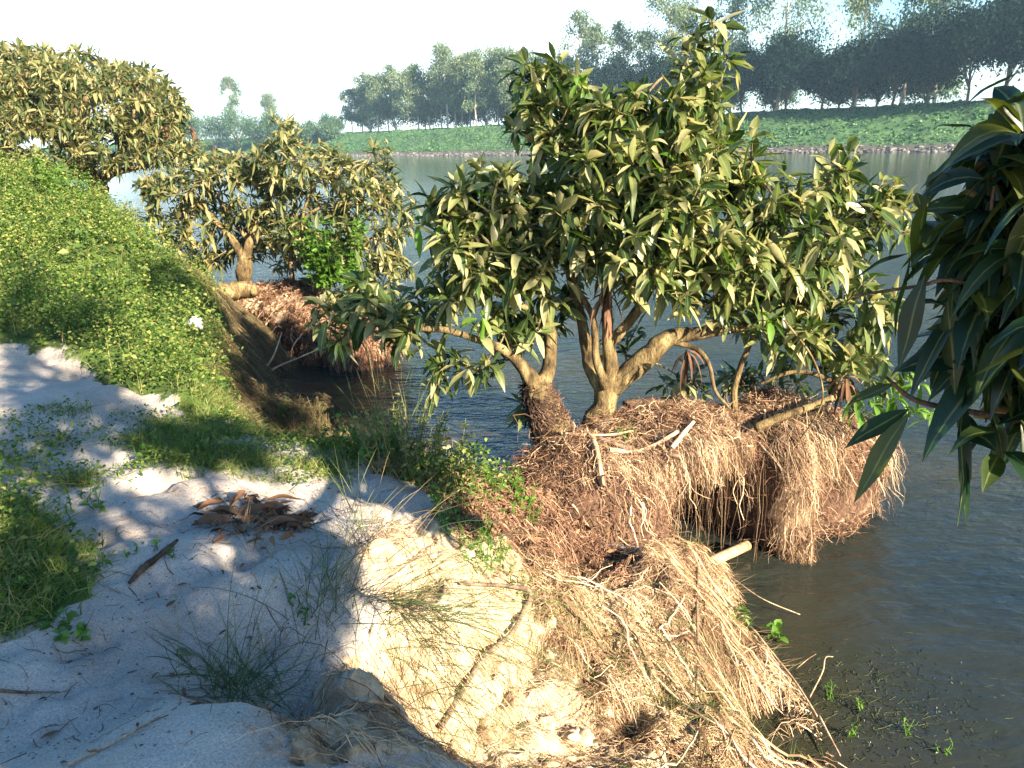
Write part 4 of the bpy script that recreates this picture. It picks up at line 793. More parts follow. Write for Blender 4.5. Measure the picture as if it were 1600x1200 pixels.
def tufts(poly, n, H_, wd, mat, name, label, seed, lean=.5, dens=None, kind='stuff', seg=4):
    rng = np.random.default_rng(seed); lo = poly.min(0); hi = poly.max(0); P = rng.uniform(lo, hi, (n*4, 2)); k = soft(P, poly, .15) > rng.random(len(P))*.99
    if dens: k &= fbm(P, dens[0], 3, seed+5) > dens[1]+rng.normal(0, .2, len(P))
    P = P[k][:n]; n = len(P); z = gz(P); a = rng.uniform(0, 6.28, n); h = rng.uniform(*H_, n); ln = rng.uniform(.1, lean*2, n)
    t = np.linspace(0, 1, seg); dx = np.stack([np.cos(a), np.sin(a)], 1)*(h*ln)[:, None]
    path = np.empty((n, seg, 3)); path[:, :, :2] = P[:, None]+dx[:, None]*(t**1.6)[:, None]; path[:, :, 2] = (z-.005)[:, None]+(h*(1-.3*ln))[:, None]*(t-.35*t*t*np.minimum(ln, 1)[:, None])
    mb = MB(); blades(mb, path, wd*rng.uniform(.6, 1.4, (n, 1))*np.linspace(1, .1, seg))
    o = mb.build(name, mat); tag(o, label, 'grass', kind=kind); return o
tufts(Z_slope, 60000, (.08, .34), .005, M_grass, 'tall_grass', 'thin grass blades rising through the creeping weeds on the slope', 52, .4)
tufts(Z_slope, 9000, (.10, .34), .005, M_drygrass, 'dry_slope_grass', 'straw-coloured dry stems scattered through the weeds on the slope', 63, .6, (1.5, .15))
tufts(Z_band, 26000, (.04, .12), .0045, M_grass, 'short_grass', 'short green grass across the shaded sand below the slope', 53, .7, (2.2, -.1))
tufts(Z_left, 15000, (.05, .15), .0045, M_grass, 'dark_grass', 'dark green grass patch at the left edge of the sand', 54, .7, (2.2, -.3))
cover(Z_left, 5000, (.02, .045), .5, M_cover, 'small_weeds', 'small leafy weeds in the dark grass patch at the left edge', 'ground cover', 55, (0, .09), dens=(2, -.2))
cover(Z_band, 7000, (.015, .035), .5, M_cover, 'band_weeds', 'small leafy weeds among the short grass below the slope', 'ground cover', 56, (0, .06), dens=(2, -.1))
cover(Z_edge, 9000, (.02, .05), .5, M_cover, 'edge_weeds', 'small weeds along the bank edge above the inlet water', 'ground cover', 57, (0, .13), dens=(2.5, -.25))
tufts(Z_edge, 5000, (.06, .2), .005, M_drygrass, 'edge_grass', 'pale half-dry grass along the bank edge above the inlet', 58, .5)
tufts(Z_rim2, 1500, (.05, .20), .0028, M_drygrass, 'rim_grass', 'dry stems standing up along the edge of the mat above the water', 60, .8)
tufts(Z_straw, 3500, (.04, .15), .0025, M_drygrass, 'dry_stubble', 'dry stems poking out of the straw-coloured mat', 61, .9)
tufts(Z_straw, 2500, (.05, .2), .004, M_grass, 'sparse_grass', 'sparse green blades growing through the dry root mat', 59, .6, (2.5, .1))

# ------------------------------------------------------------------ foreground mango tree (stands behind the camera on the right, shades the sand)
def shade_pts(poly, n, zlo, zhi, rng):
    q = []
    while len(q) < n:
        x, y = rng.uniform(min(p[0] for p in poly), max(p[0] for p in poly)), rng.uniform(min(p[1] for p in poly), max(p[1] for p in poly))
        if inpoly(np.array([[x, y]]), poly)[0]: q.append((x, y))
    q = np.array(q); G = hit(q[:, 0], q[:, 1])
    z = rng.uniform(zlo, zhi, n); h = (z-G[:, 2])/SUNV[2]
    kp = fbm(G[:, :2], 1.9, 2, 88) > -.30; G = G[kp]; h = h[kp]
    P = G+SUNV*h[:, None]; r = proj(P)
    vis = (r[:, 2] > 0) & (r[:, 0] > -250) & (r[:, 0] < 1850) & (r[:, 1] > -260)
    return P[~vis]
rgf = np.random.default_rng(77)
SH = np.vstack([shade_pts([(0, 1200), (0, 775), (300, 775), (480, 800), (560, 870), (560, 940), (480, 1030), (420, 1200)], 235, 3.4, 4.6, rgf),
                shade_pts([(100, 650), (350, 650), (400, 690), (360, 735), (150, 745), (0, 740), (0, 665)], 70, 4.0, 5.0, rgf),
                shade_pts([(0, 550), (60, 545), (150, 590), (240, 650), (0, 655)], 60, 4.4, 5.2, rgf),
                shade_pts([(0, 415), (100, 440), (170, 500), (120, 530), (0, 535)], 50, 5.2, 6.0, rgf),
                shade_pts([(180, 395), (290, 435), (345, 480), (350, 560), (300, 520), (230, 440)], 40, 5.2, 6.2, rgf),
                shade_pts([(335, 455), (400, 500), (440, 600), (500, 670), (400, 655), (355, 600)], 75, 4.8, 6.0, rgf),
                shade_pts([(430, 1060), (560, 1020), (660, 1060), (680, 1200), (420, 1200)], 130, 3.3, 4.4, rgf)])
gF = np.array([1.0, -1.7, float(gz([1.0, -1.7])[0])])
mF = SH.mean(0)
FE = [(1520, 235, 1.72), (1475, 320, 1.78), (1465, 420, 1.8), (1490, 500, 1.78), (1560, 190, 1.6), (1510, 250, 1.7), (1590, 290, 1.55), (1500, 330, 1.7), (1560, 380, 1.6), (1470, 380, 1.75), (1610, 440, 1.5), (1520, 450, 1.7), (1480, 440, 1.75), (1575, 520, 1.6), (1520, 540, 1.7), (1600, 600, 1.6), (1560, 640, 1.65),
      (1640, 120, 1.6), (1650, 250, 1.6), (1660, 380, 1.55), (1680, 520, 1.6), (1600, 220, 1.75), (1540, 300, 1.85), (1590, 400, 1.85), (1545, 240, 1.9), (1630, 330, 1.85), (1530, 400, 1.9), (1460, 470, 1.8), (1590, 160, 1.9), (1700, 620, 1.6), (1650, 300, 1.8), (1600, 350, 1.9), (1640, 450, 1.8), (1560, 480, 1.9)]
FE = [(a+48, b+10, c) for a, b, c in FE]
FEp = np.array([at_y(*f) for f in FE])
F_l = [[(gF[0], gF[1], gF[2]-.4, .19), (1.05, -1.6, 1.5, .15), (1.3, -1.4, 2.1, .13), (1.5, -1.1, 2.7, .11)],
       [(1.5, -1.15, 2.65, .08), (1.9, -.5, 3.0, .055), (2.1, .3, 3.05, .04), (2.0, .95, 2.95, .028), (1.75, 1.35, 2.8, .016), (*at_y(1640, 420, 1.6), .008)],
       [(2.05, .6, 3.0, .022), (1.95, 1.1, 2.75, .015), (*at_y(1720, 640, 1.6), .011), (*at_y(1600, 655, 1.65), .009), (*at_y(1500, 640, 1.72), .007), (*at_y(1430, 625, 1.78), .006), (*at_y(1385, 590, 1.8), .004)],
       [(*at_y(1500, 640, 1.72), .006), (*at_y(1530, 570, 1.7), .005), (*at_y(1540, 500, 1.7), .004)],
       [(*at_y(1640, 500, 1.6), .006), (*at_y(1500, 440, 1.7), .005), (*at_y(1430, 448, 1.75), .004), (*at_y(1335, 462, 1.8), .003)],
       [(1.45, -1.2, 2.6, .08), (1.3, -1.1, 3.2, .06), (mF[0]*.7+.4, mF[1]*.6-.4, 3.8, .045), (mF[0], mF[1], 4.3, .03), (mF[0]-.6, mF[1]+.7, 4.7, .02)],
       [(1.4, -1.3, 2.4, .07), (1.9, -1.9, 3.0, .05), (2.4, -2.4, 3.5, .03)], [(1.35, -1.2, 2.9, .05), (.9, -1.3, 3.5, .035), (.4, -1.0, 4.0, .02)]]
eF = empty('mango_tree', gF, 'close dark mango branch with long drooping leaves hanging in from the right edge', 'tree')
tb = MB(); nodes = []
for l in F_l:
    P_, _r = limb(tb, l, 10*len(l), 8, .0, .1); nodes.append(P_[3:])
NN = np.vstack(nodes); bb = tb; cb = MB()
D1 = grow(NN, SH, bb, .012, rng=rgf)
whorls(cb, SH, D1, rgf, n=(8, 13), L_=(.15, .24), st=3)
D2 = grow(NN[len(nodes[0]):], FEp, bb, .006, rng=rgf)
whorls(cb, FEp, D2*.4+np.array([0, 0, -.2]), rgf, n=(10, 15), L_=(.14, .22), W_=.32, droop=(.15, .8), st=7)
whorls(cb, FEp+rgf.normal(0, .05, FEp.shape), rgf.normal(0, .6, FEp.shape), rgf, n=(6, 10), L_=(.14, .21), W_=.33, droop=(.1, .6), st=7)
# single long leaves that hang clear of the mass: px,py base -> px,py tip
SL = [(1420, 640, 1330, 700, 1.8), (1420, 645, 1345, 772, 1.76), (1400, 600, 1330, 640, 1.8), (1505, 600, 1500, 800, 1.68), (1500, 645, 1522, 690, 1.7), (1495, 690, 1505, 803, 1.7), (1550, 640, 1562, 712, 1.65), (1560, 560, 1575, 640, 1.6), (1480, 470, 1490, 600, 1.7),
      (1445, 430, 1410, 560, 1.72), (1425, 400, 1400, 520, 1.75), (1420, 395, 1335, 445, 1.75), (1440, 330, 1425, 300, 1.75), (1520, 200, 1460, 215, 1.65), (1600, 110, 1520, 170, 1.6), (1560, 470, 1545, 620, 1.65), (1600, 470, 1590, 610, 1.6), (1450, 300, 1430, 420, 1.75), (1390, 590, 1440, 560, 1.8), (1530, 560, 1490, 580, 1.7), (1620, 560, 1560, 600, 1.6)]
pb = np.array([at_y(a[0], a[1], a[4]) for a in SL]); pt = np.array([at_y(a[2], a[3], a[4]) for a in SL]); vv = pt-pb; ll = np.linalg.norm(vv, axis=1)
leaves(cb, pb, vv+[[0, 0, .03]]*len(SL), ll*1.05, np.clip(ll*.30, .035, .055), .12, 7, .15, .5, rgf, wav=.015)
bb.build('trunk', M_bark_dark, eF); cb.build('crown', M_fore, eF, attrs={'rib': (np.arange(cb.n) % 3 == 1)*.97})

# ------------------------------------------------------------------ young bright leaves and dead leaves in the trees
rg = np.random.default_rng(90)
def sprays(parent, name, mat, rows, n=(6, 10), L_=(.12, .2), W_=.26, droop=(.2, .8), down=0.):
    mb = MB(); C = np.array([at_y(*r) for r in rows]); D = rg.normal(0, .5, C.shape)+[0, 0, -down]
    whorls(mb, C, D, rg, n=n, L_=L_, W_=W_, droop=droop); return mb.build(name, mat, parent)
sprays(treeA, 'young_leaves', M_green, [(1340, 625, 4.7), (1370, 630, 4.65), (1400, 620, 4.7), (1430, 640, 4.65), (1455, 645, 4.7), (1390, 650, 4.6), (1440, 600, 4.8), (1350, 650, 4.65), (1420, 580, 4.85), (985, 150, 5.0), (900, 130, 5.1), (950, 165, 5.0), (1030, 240, 4.8), (1130, 380, 4.8), (1210, 500, 4.8)])
sprays(treeA, 'dead_leaves', M_deadleaf, [(945, 440, 5.05), (940, 465, 5.0), (950, 480, 5.05), (1075, 555, 4.8), (1320, 600, 4.9)], n=(9, 13), L_=(.12, .2), W_=.18, droop=(.6, 1.2), down=1.2)
sprays(treeB, 'young_leaves', M_green, [(745, 500, 4.8), (690, 335, 4.9), (755, 300, 4.9), (660, 350, 5.)], n=(5, 8))
sprays(treeC, 'dead_leaves', M_deadleaf, [(230, 170, 14), (260, 200, 13.8), (300, 200, 13.5), (590, 540, 10.5), (575, 520, 10.6), (610, 530, 10.5)], down=1.)
mb = MB(); n = 5200; th = rg.uniform(0, 6.28, n); Lp = smoothpath(np.array([[bB[0]+.03, bB[1]+.05, .55, .17], [*at_y(870, 690, Yb), .17], [*at_y(852, 640, Yb+.03), .145], [*at_y(838, 603, Yb+.05), .11]]), 60)
kk = rg.integers(0, 60, n); c = Lp[kk, :3]; r_ = .82*Lp[kk, 3]*rg.uniform(.95, 1.10, n)
p0 = c+np.stack([np.cos(th), np.sin(th), 0*th], 1)*r_[:, None]; d = nrm(np.stack([-np.sin(th), np.cos(th), rg.normal(-.3, .9, n)], 1)+rg.normal(0, .3, (n, 3)))
ln = rg.uniform(.02, .075, n)[:, None, None]; tt = np.linspace(0, 1, 4)[None, :, None]
tubes(mb, p0[:, None]+d[:, None]*ln*tt-np.array([0, 0, 1])*ln*tt**2*.1, np.full((n, 4), .0028), 3)
M_wet = leafmat('dark_litter', [(.03, .018, .012), (.07, .042, .03), (.14, .09, .06)], .8, 0, spec=.15, patch=9)
w = mb.build('matted_litter', M_wet, treeB, False); w['kind'] = 'stuff'

# ------------------------------------------------------------------ sedge and grass tufts
def sedge(px, py, n, L_, az, spread, el, droop, mat, label, seed, wd=.003, red=None, base=None, rb=.06):
    rng = np.random.default_rng(seed); B = ghit(px, py)[0] if base is None else base
    a = rng.normal(az, spread, n); e = rng.normal(el[0], el[1], n); ln = rng.uniform(*L_, n); m_ = 10; t = np.linspace(0, 1, m_)
    b = B+np.stack([rng.normal(0, rb, n), rng.normal(0, rb, n), np.zeros(n)], 1); b[:, 2] = gz(b[:, :2])-.01
    d = np.stack([np.cos(a)*np.cos(e), np.sin(a)*np.cos(e), np.sin(e)], 1)
    P = b[:, None]+d[:, None]*(ln[:, None]*t)[:, :, None]; P[:, :, 2] -= (ln*rng.uniform(*droop, n))[:, None]*t**2
    sd = np.stack([-np.sin(a), np.cos(a), 0*a], 1)*rng.normal(0, .12, n)[:, None]; P += sd[:, None]*(ln[:, None]*t**2)[:, :, None]
    g = gz(P[:, :, :2].reshape(-1, 2)).reshape(n, m_); P[:, 1:, 2] = np.maximum(P[:, 1:, 2], g[:, 1:]+.004)
    mb = MB(); tubes(mb, P, wd*.5*rng.uniform(.6, 1.3, (n, 1))*np.array([1, 1, 1, .95, .9, .8, .7, .6, .4, .15])[None], 3)
    e_ = tag(mb.build('sedge_tuft', mat, None), label, 'grass tuft', 'wiry grass tufts on the sand bank'); return e_
sedge(370, 1075, 150, (.10, .34), 1.2, 2.2, (.45, .4), (.1, .5), M_sedge, 'low teal-green wiry tuft sprawling on the shaded sand near the bottom', 1, .0032)
sedge(340, 1090, 10, (.4, .62), 1.3, .5, (1.15, .15), (.0, .2), M_sedge, 'few tall thin upright blades beside the low sprawling tuft', 2, .0028)
sedge(510, 960, 60, (.2, .55), 1.2, 1.5, (.9, .3), (.05, .35), M_sedge, 'upright wiry tuft at the crest of the sand edge', 3)
sedge(610, 950, 95, (.45, 1.15), -.35, .42, (.42, .22), (.2, .65), M_sedge, 'big wiry tuft arching to the right over the pale eroded face', 4, .003, rb=.08)
sedge(585, 925, 90, (.2, .6), .6, 1.6, (.6, .4), (.1, .5), M_drygrass, 'reddish dry grass tuft growing from the hole in the sand edge', 5, .0024, rb=.07)
sedge(640, 1060, 60, (.4, .9), -.9, .35, (.2, .2), (.3, .8), M_sedge, 'thin grass trailing down the pale eroded face', 6, .0024, rb=.08)
sedge(385, 830, 22, (.1, .3), 1.5, 2.5, (.8, .4), (.1, .7), M_drygrass, 'small dry pale tuft standing in the pile of dead leaves', 7, .004, rb=.02)
sedge(560, 830, 24, (.25, .6), 2.2, .9, (.9, .25), (.05, .3), M_sedge, 'sparse tall green blades by the hollow on the sand crest', 8, .0028)
sedge(1000, 1000, 120, (.2, .6), -.5, .7, (.3, .3), (.2, .8), M_sedge, 'yellow-green wiry tuft within the straw-coloured root mat', 9, .0026, rb=.14)
sedge(1010, 1180, 40, (.2, .5), -1.4, .8, (.7, .3), (.1, .4), M_sedge, 'small green tuft at the foot of the root mat near the bottom', 10, .0026)
sedge(640, 650, 40, (.4, .8), 1.7, .8, (1.1, .2), (.02, .3), M_sedge, 'tall thin grass stems rising over the leafy weeds beside the inlet', 11, .004, base=ghit(620, 735)[0])

# ------------------------------------------------------------------ leafy weeds (stems with leaves)
def weed(px, py, n, H_, L_, rad, asp, mat, label, seed, base=None, name='leafy_weed', lean=.35):
    rng = np.random.default_rng(seed); B = ghit(px, py)[0] if base is None else np.array(base, float)
    e = empty(name, B, label, 'plant'); sb = MB(); lb = MB()
    for j in range(n):
        a = rng.uniform(0, 6.28); r = rad*math.sqrt(rng.random()); b = np.array([B[0]+math.cos(a)*r, B[1]+math.sin(a)*r, 0]); b[2] = gz(b[:2])[0]-.01 if base is None else B[2]
        h = rng.uniform(*H_); top = b+np.array([math.cos(a)*h*lean*rng.random()*1.5, math.sin(a)*h*lean*rng.random()*1.5, h])
        P, _ = limb(sb, [[*b, .003], [*((b+top)/2+rng.normal(0, .015, 3)), .0025], [*top, .0012]], 8, 4)
        m_ = max(5, int(h/.022)); k = rng.uniform(.15, 1, m_); pos = P[(k*7).astype(int)]
        th = np.arange(m_)*2.4+rng.uniform(0, 6); el = rng.uniform(-.1, .8, m_)
        leaves(lb, pos, np.stack([np.cos(th)*np.cos(el), np.sin(th)*np.cos(el), np.sin(el)], 1), rng.uniform(*L_, m_)*(1.15-.4*k), rng.uniform(*L_, m_)*asp, rng.uniform(.1, .5, m_), 4, .15, .4, rng)
    sb.build('stems', mat, e); lb.build('leaves', mat, e); return e
M_weed2 = leafmat('weed_leaf_olive', [(.08, .11, .025), (.16, .18, .05), (.27, .25, .10)], .55, .3, patch=5)
weed(640, 732, 60, (.16, .46), (.03, .055), .22, .45, M_weed2, 'tall bushy olive weed at the bank edge against the inlet water', 21)
weed(590, 716, 20, (.12, .34), (.04, .07), .12, .42, M_green, 'fresh green weed left of the tall bushy weed', 22)
weed(690, 752, 40, (.08, .24), (.02, .04), .18, .5, M_weed2, 'low olive weed in front of the arching stem', 23)
weed(785, 782, 34, (.08, .2), (.03, .055), .2, .5, M_green, 'leafy green weed at the left foot of the big root clump', 24)
weed(740, 855, 70, (.04, .15), (.02, .04), .15, .42, M_green, 'bright lime green weed cushion on the sunlit sand edge', 25)
weed(700, 810, 9, (.08, .2), (.04, .06), .06, .5, M_green, 'thin upright weed just behind the lime green cushion', 26)
weed(820, 925, 12, (.05, .12), (.02, .04), .08, .5, M_weed2, 'small dull weed on the dark litter slope', 27)
weed(880, 945, 10, (.05, .1), (.02, .04), .08, .5, M_weed2, 'small dull weed at the top of the straw-coloured mat', 28)
weed(235, 715, 8, (.06, .15), (.03, .05), .07, .5, M_green, 'single weed among the short shaded grass', 29)
weed(430, 655, 9, (.08, .18), (.04, .07), .1, .4, M_green, 'fresh weed at the corner where the slope meets the inlet', 30)
weed(120, 990, 8, (.03, .08), (.03, .05), .07, .55, M_green, 'small flat weed on the sand below the dark grass patch', 31)
weed(130, 800, 8, (.05, .14), (.03, .05), .1, .5, M_green, 'sprig of weed above the dark grass patch', 32)
weed(235, 870, 7, (.02, .05), (.02, .03), .1, .5, M_green, 'tiny flat weed beside the bark strip on the sand', 33)
weed(460, 965, 5, (.04, .1), (.02, .04), .04, .5, M_green, 'tiny green sprig near the upright tuft', 34)
weed(510, 670, 5, (.05, .12), (.03, .05), .12, .5, M_weed2, 'small weed on the sunlit grass ridge by the inlet', 35)
u_, _nn = surfA(np.array([.30]), np.array([1.5])); weed(0, 0, 4, (.06, .14), (.05, .08), .02, .5, M_green, 'two-leaved green sprout on top of the big root clump', 36, base=u_[0])
weed(525, 430, 60, (.3, 1.1), (.07, .12), .35, .55, M_green, 'bright green leafy climber in the crown over the smaller root clump', 37, base=at_y(525, 445, 10.6), name='climber')
weed(195, 320, 16, (.3, .6), (.08, .13), .25, .45, M_green, 'bright green shrub at the trunk of the broad spreading tree', 38)
weed(95, 305, 10, (.3, .6), (.08, .13), .25, .5, M_green, 'small shrub on the brow of the green slope', 39)
# weeds standing in the water by the mat
for k, (px, py, n, lab) in enumerate([(1150, 985, 7, 'broad-leaved water plant at the edge of the straw-coloured mat'), (1215, 1000, 3, 'pale round leaf standing clear of the bank in the water'), (1300, 1090, 4, 'small sprig with a pinkish bud rising from the shallows'), (1345, 1105, 3, 'tiny green sprout standing in the shallows'), (1320, 1150, 3, 'pale flowering sprig near the lowest sticks'), (1420, 1150, 3, 'yellowish sprig poking through the submerged weed'), (1470, 1175, 3, 'furthest out yellowish sprig in the shallows')]):
    weed(0, 0, n, (.05, .13), (.05, .08) if k < 2 else (.02, .035), .07 if k == 0 else .02, .6 if k < 2 else .3, M_green, lab, 60+k, base=at_z(px, py, -.005), name='water_plant')

# ------------------------------------------------------------------ sticks, bark, dead leaves, litter
def stick(name, pts, r, mat, label, cat='stick', group=None, lift=None, n=None, rough=.15, rk=None, sides=7):
    """pts: (px,py[,z or ('y',Y)])"""
    rows = []
    for k, p in enumerate(pts):
        if len(p) == 2: P = ghit(p[0], p[1])[0]+[0, 0, (lift or r)]
        elif isinstance(p[2], tuple): P = at_y(p[0], p[1], p[2][1])
        else: P = at_z(p[0], p[1], p[2])
        rows.append([*P, (rk[k] if rk else r*(1-.5*k/(len(pts)-1)))])
    mb = MB(); limb(mb, rows, n or 9*len(rows), sides, .004, rough); mb.add([rows[0][:3]], np.zeros((0, 3), int)); mb.t.append(np.array([[(i+1) % sides, i, mb.n-1] for i in range(sides)]))
    o = mb.build(name, mat); return tag(o, label, cat, group)
stick('branch', [(690, 1160), (735, 1080), (765, 1040), (800, 1010), (818, 975), (828, 945), (800, 936), (720, 932)], .011, M_twig_dark, 'crooked grey-brown branch lying across the pale eroded face', 'branch', lift=.065, rk=[.010, .012, .012, .012, .011, .011, .010, .006])
stick('arching_stem', [(688, 688, ('y', 4.35)), (712, 690, ('y', 4.3)), (730, 712, ('y', 4.25)), (738, 742, ('y', 4.2)), (736, 775)], .006, M_twig_dark, 'thin bare stem arching over the inlet edge', 'stem')
stick('driftwood', [(655, 718, ('y', 4.35)), (680, 706, ('y', 4.4)), (703, 697, ('y', 4.45))], .022, M_twig, 'short bleached piece of wood at the inlet edge', 'driftwood')
stick('bamboo_pole', [(1040, 905, ('y', 4.05)), (1105, 880, ('y', 4.3)), (1167, 852, ('y', 4.62))], .03, M_bamboo, 'thick pale bamboo pole sticking out from under the root clump', 'bamboo', rk=[.034, .034, .034], rough=.02, sides=14)
for k, (pts, r, lab) in enumerate([
    ([(1112, 925), (1165, 985), (1200, 1030), (1240, 1080), (1275, 1135)], .010, 'long pale bent root running down the mat towards the water'),
    ([(1090, 880), (1088, 960), (1090, 1050), (1085, 1130), (1098, 1195)], .008, 'straight brown root hanging vertically over the straw-coloured mat'),
    ([(1278, 1135), (1296, 1170), (1310, 1197)], .007, 'pale stick end at the lowest corner of the mat by the water'),
    ([(1010, 1060), (1060, 1110), (1120, 1150), (1165, 1160)], .006, 'thin pale root crossing the lower part of the mat'),
    ([(1130, 1020), (1180, 1080), (1205, 1130)], .006, 'thin brown root in the dark gap of the mat'),
    ([(1060, 1090), (1000, 1030), (960, 1000)], .006, 'pale root slanting through the middle of the mat')]):
    stick('root_stick', pts, r, M_twig if k != 1 else M_twig_dark, lab, 'root', 'loose roots on the bank mat', lift=.06)
for k, (pts, r, lab) in enumerate([([(1265, 1090, .02), (1285, 1050, .12), (1290, 1028, .2), (1302, 1026, .21)], .004, 'thin bent twig standing in the water with a hooked tip'), ([(1244, 1045, .02), (1262, 1030, .08), (1275, 1022, .12)], .003, 'short bare twig just above the water'), ([(1250, 960, ('y', 3.9)), (1190, 935, ('y', 3.95)), (1140, 900, ('y', 4.1))], .003, 'slim twig over the water below the bamboo pole')]):
    stick('twig', pts, r, M_twig, lab, 'twig', 'twigs over the water')
def ontop(u, a, off=.02):
    P, n_ = surfA(np.array([u]), np.array([a])); return P[0]+n_[0]*off
for k, (q, r, mat, lab) in enumerate([
    ([(.14, .9), (.19, 1.4), (.24, 1.75)], .018, M_twig, 'pale husk strip lying over the left shoulder of the root clump'),
    ([(.22, 1.5), (.28, 1.25), (.34, .85)], .014, M_twig_dark, 'brown stick slanting down the front from the forked trunk'),
    ([(.21, 1.3), (.29, 1.2), (.37, 1.15)], .016, M_twig, 'pale flattened husk lying crosswise below the forked trunk'),
    ([(.34, 1.0), (.38, 1.1), (.42, 1.2)], .018, M_twig, 'short pale wood splinter right of the brown slanting stick'),
    ([(.17, 1.7), (.25, 1.55), (.31, 1.5)], .010, M_twig, 'long pale reed lying at the foot of the forked trunk'),
    ([(.45, .75), (.50, .78), (.56, .8)], .010, M_twig, 'straight white stick lying across the hanging roots'),
    ([(.45, .6), (.50, .35), (.54, -.2), (.56, -.6)], .011, M_twig, 'curved pale root hanging down in front of the dark hollow'),
    ([(.58, .9), (.60, .3), (.60, -.2)], .007, M_twig, 'thin pale root hanging right of the curved one'),
    ([(.82, 1.3), (.78, .8), (.76, .1)], .008, M_twig, 'pale root hanging near the outer end of the clump')]):
    rows = [[*ontop(*p, .045), r*(1-.25*j/len(q))] for j, p in enumerate(q)]
    mb = MB(); limb(mb, rows, 16, 6, .004, .2); tag(mb.build('clump_stick', mat), lab, 'stick', 'sticks and husks lying on the root clump')
stick('fallen_branch', [(975, 640, ('y', 5.5)), (1040, 632, ('y', 5.5)), (1110, 640, ('y', 5.5)), (1180, 665, ('y', 5.4))], .05, M_bark_dark, 'dark fallen branch lying behind the forked trunk above the water', 'branch', rk=[.07, .065, .06, .05], rough=.4)
stick('broken_limb', [(1180, 668, ('y', 4.75)), (1240, 645, ('y', 4.8)), (1300, 622, ('y', 4.9)), (1340, 612, ('y', 5.0))], .025, M_bark, 'smooth bare limb slanting up from the middle of the root clump', 'branch', rk=[.030, .027, .024, .02])
stick('hanging_stem', [(1225, 500, ('y', 4.8)), (1270, 560, ('y', 4.75)), (1285, 620, ('y', 4.72)), (1262, 670, ('y', 4.7)), (1215, 730, ('y', 4.66))], .008, M_bark, 'thin curving stem hanging in front of the right part of the clump', 'stem')
stick('thick_root', [(330, 472, ('y', 10.3)), (352, 458, ('y', 10.5)), (375, 452, ('y', 10.6)), (398, 455, ('y', 10.6))], .1, M_bark, 'thick pale root bridging from the slope to the smaller clump', 'root', rk=[.14, .13, .11, .09], rough=.3)
for k, (q, lab) in enumerate([([(395, 600, .15), (430, 575, .3), (470, 558, .4), (500, 545, .45)], 'forked pale twig over the dark inlet corner'), ([(400, 590, .2), (425, 560, .45), (440, 520, .7)], 'thin grey twig leaning out from the dry bank')]):
    stick('inlet_twig', q, .014, M_twig, lab, 'twig', 'twigs at the inlet corner')
stick('bark_strip', [(203, 915), (225, 892), (250, 872), (278, 848)], .012, M_bark_dark, 'dark curled strip of bark lying on the shaded sand', 'bark', rk=[.006, .014, .016, .006], rough=.5)
stick('buried_stem', [(316, 748, ('y', 3.55)), (322, 765, ('y', 3.5)), (334, 785, ('y', 3.45))], .008, M_twig_dark, 'short bent stem sticking up behind the dead leaves', 'stem')
stick('dry_reed', [(105, 1198), (180, 1160), (240, 1125), (285, 1095)], .004, M_twig, 'long straw-coloured reed lying on the sand near the bottom', 'reed')
stick('dry_reed', [(0, 1081), (40, 1084), (92, 1083)], .005, M_twig_dark, 'short brown reed at the left edge of the sand', 'reed')
stick('pale_twig', [(556, 1106), (600, 1112), (645, 1122)], .006, M_twig, 'pale twig caught on the brown shaded face', 'twig', lift=.03)
def deadleaf(px, py, L_, ang, seed, lab, w=.3, curl=.3, name='dead_leaf', grp='large dead leaves piled on the sand', lift=.02, mat=None):
    rng = np.random.default_rng(seed); B = ghit(px, py)[0]; mb = MB(); d = np.array([[math.cos(ang), math.sin(ang), rng.uniform(-.02, .10)]])
    leaves(mb, np.array([B-d[0]*L_*.5+[0, 0, lift]]), d, L_, L_*w, .04, 7, curl, .45, rng, wav=.03)
    o = mb.build(name, mat or M_deadleaf); md = o.modifiers.new('thickness', 'SOLIDIFY'); md.thickness = .002; md2 = o.modifiers.new('smooth', 'SUBSURF'); md2.levels = md2.render_levels = 2
    return tag(o, lab, 'dead leaf', grp)
for k, (x, y, l, a, lab) in enumerate([(335, 820, 0.17, 0.10, 'broad brown dead leaf at the front left of the pile'), (352, 808, 0.15, -0.35, 'pinkish brown dead leaf at the left of the pile'), (335, 800, 0.13, 0.70, 'dark curled dead leaf at the upper left of the pile'), (376, 788, 0.10, 1.45, 'pointed dead leaf standing up in the middle of the pile'), (390, 786, 0.09, 1.20, 'second pointed dead leaf standing beside the first'), (402, 806, 0.17, 0.25, 'dead leaf under the pale grass tuft'), (428, 806, 0.16, -0.15, 'olive brown dead leaf right of the grass tuft'), (445, 794, 0.18, 0.08, 'long thin dead leaf at the upper right of the pile'), (458, 820, 0.17, 0.03, 'widest brown dead leaf at the right end of the pile'), (398, 824, 0.16, -0.25, 'dark dead leaf at the front middle of the pile'), (436, 828, 0.14, 0.35, 'shadowed dead leaf under the widest one'), (384, 828, 0.08, 1.90, 'small orange dead leaf at the base of the grass tuft')]):
    deadleaf(x, y, l*1.2, a, 500+k, lab, w=.30 if k not in (7,) else .18, curl=.5, lift=.012+.012*(k % 4))
for k, (x, y, l, a, lab) in enumerate([(268, 945, .05, 1.2, 'small dark dead leaf near the middle of the shaded sand'), (285, 915, .035, .3, 'tiny black leaf bit on the shaded sand'), (80, 1150, .05, .5, 'small reddish leaf near the bottom left corner'), (285, 1022, .08, -.3, 'curled greenish leaf left of the low sprawling tuft')]):
    deadleaf(x, y, l, a, 540+k, lab, grp='single fallen leaves on the sand', lift=.006, w=.4, mat=M_mango if k == 3 else M_deadleaf)
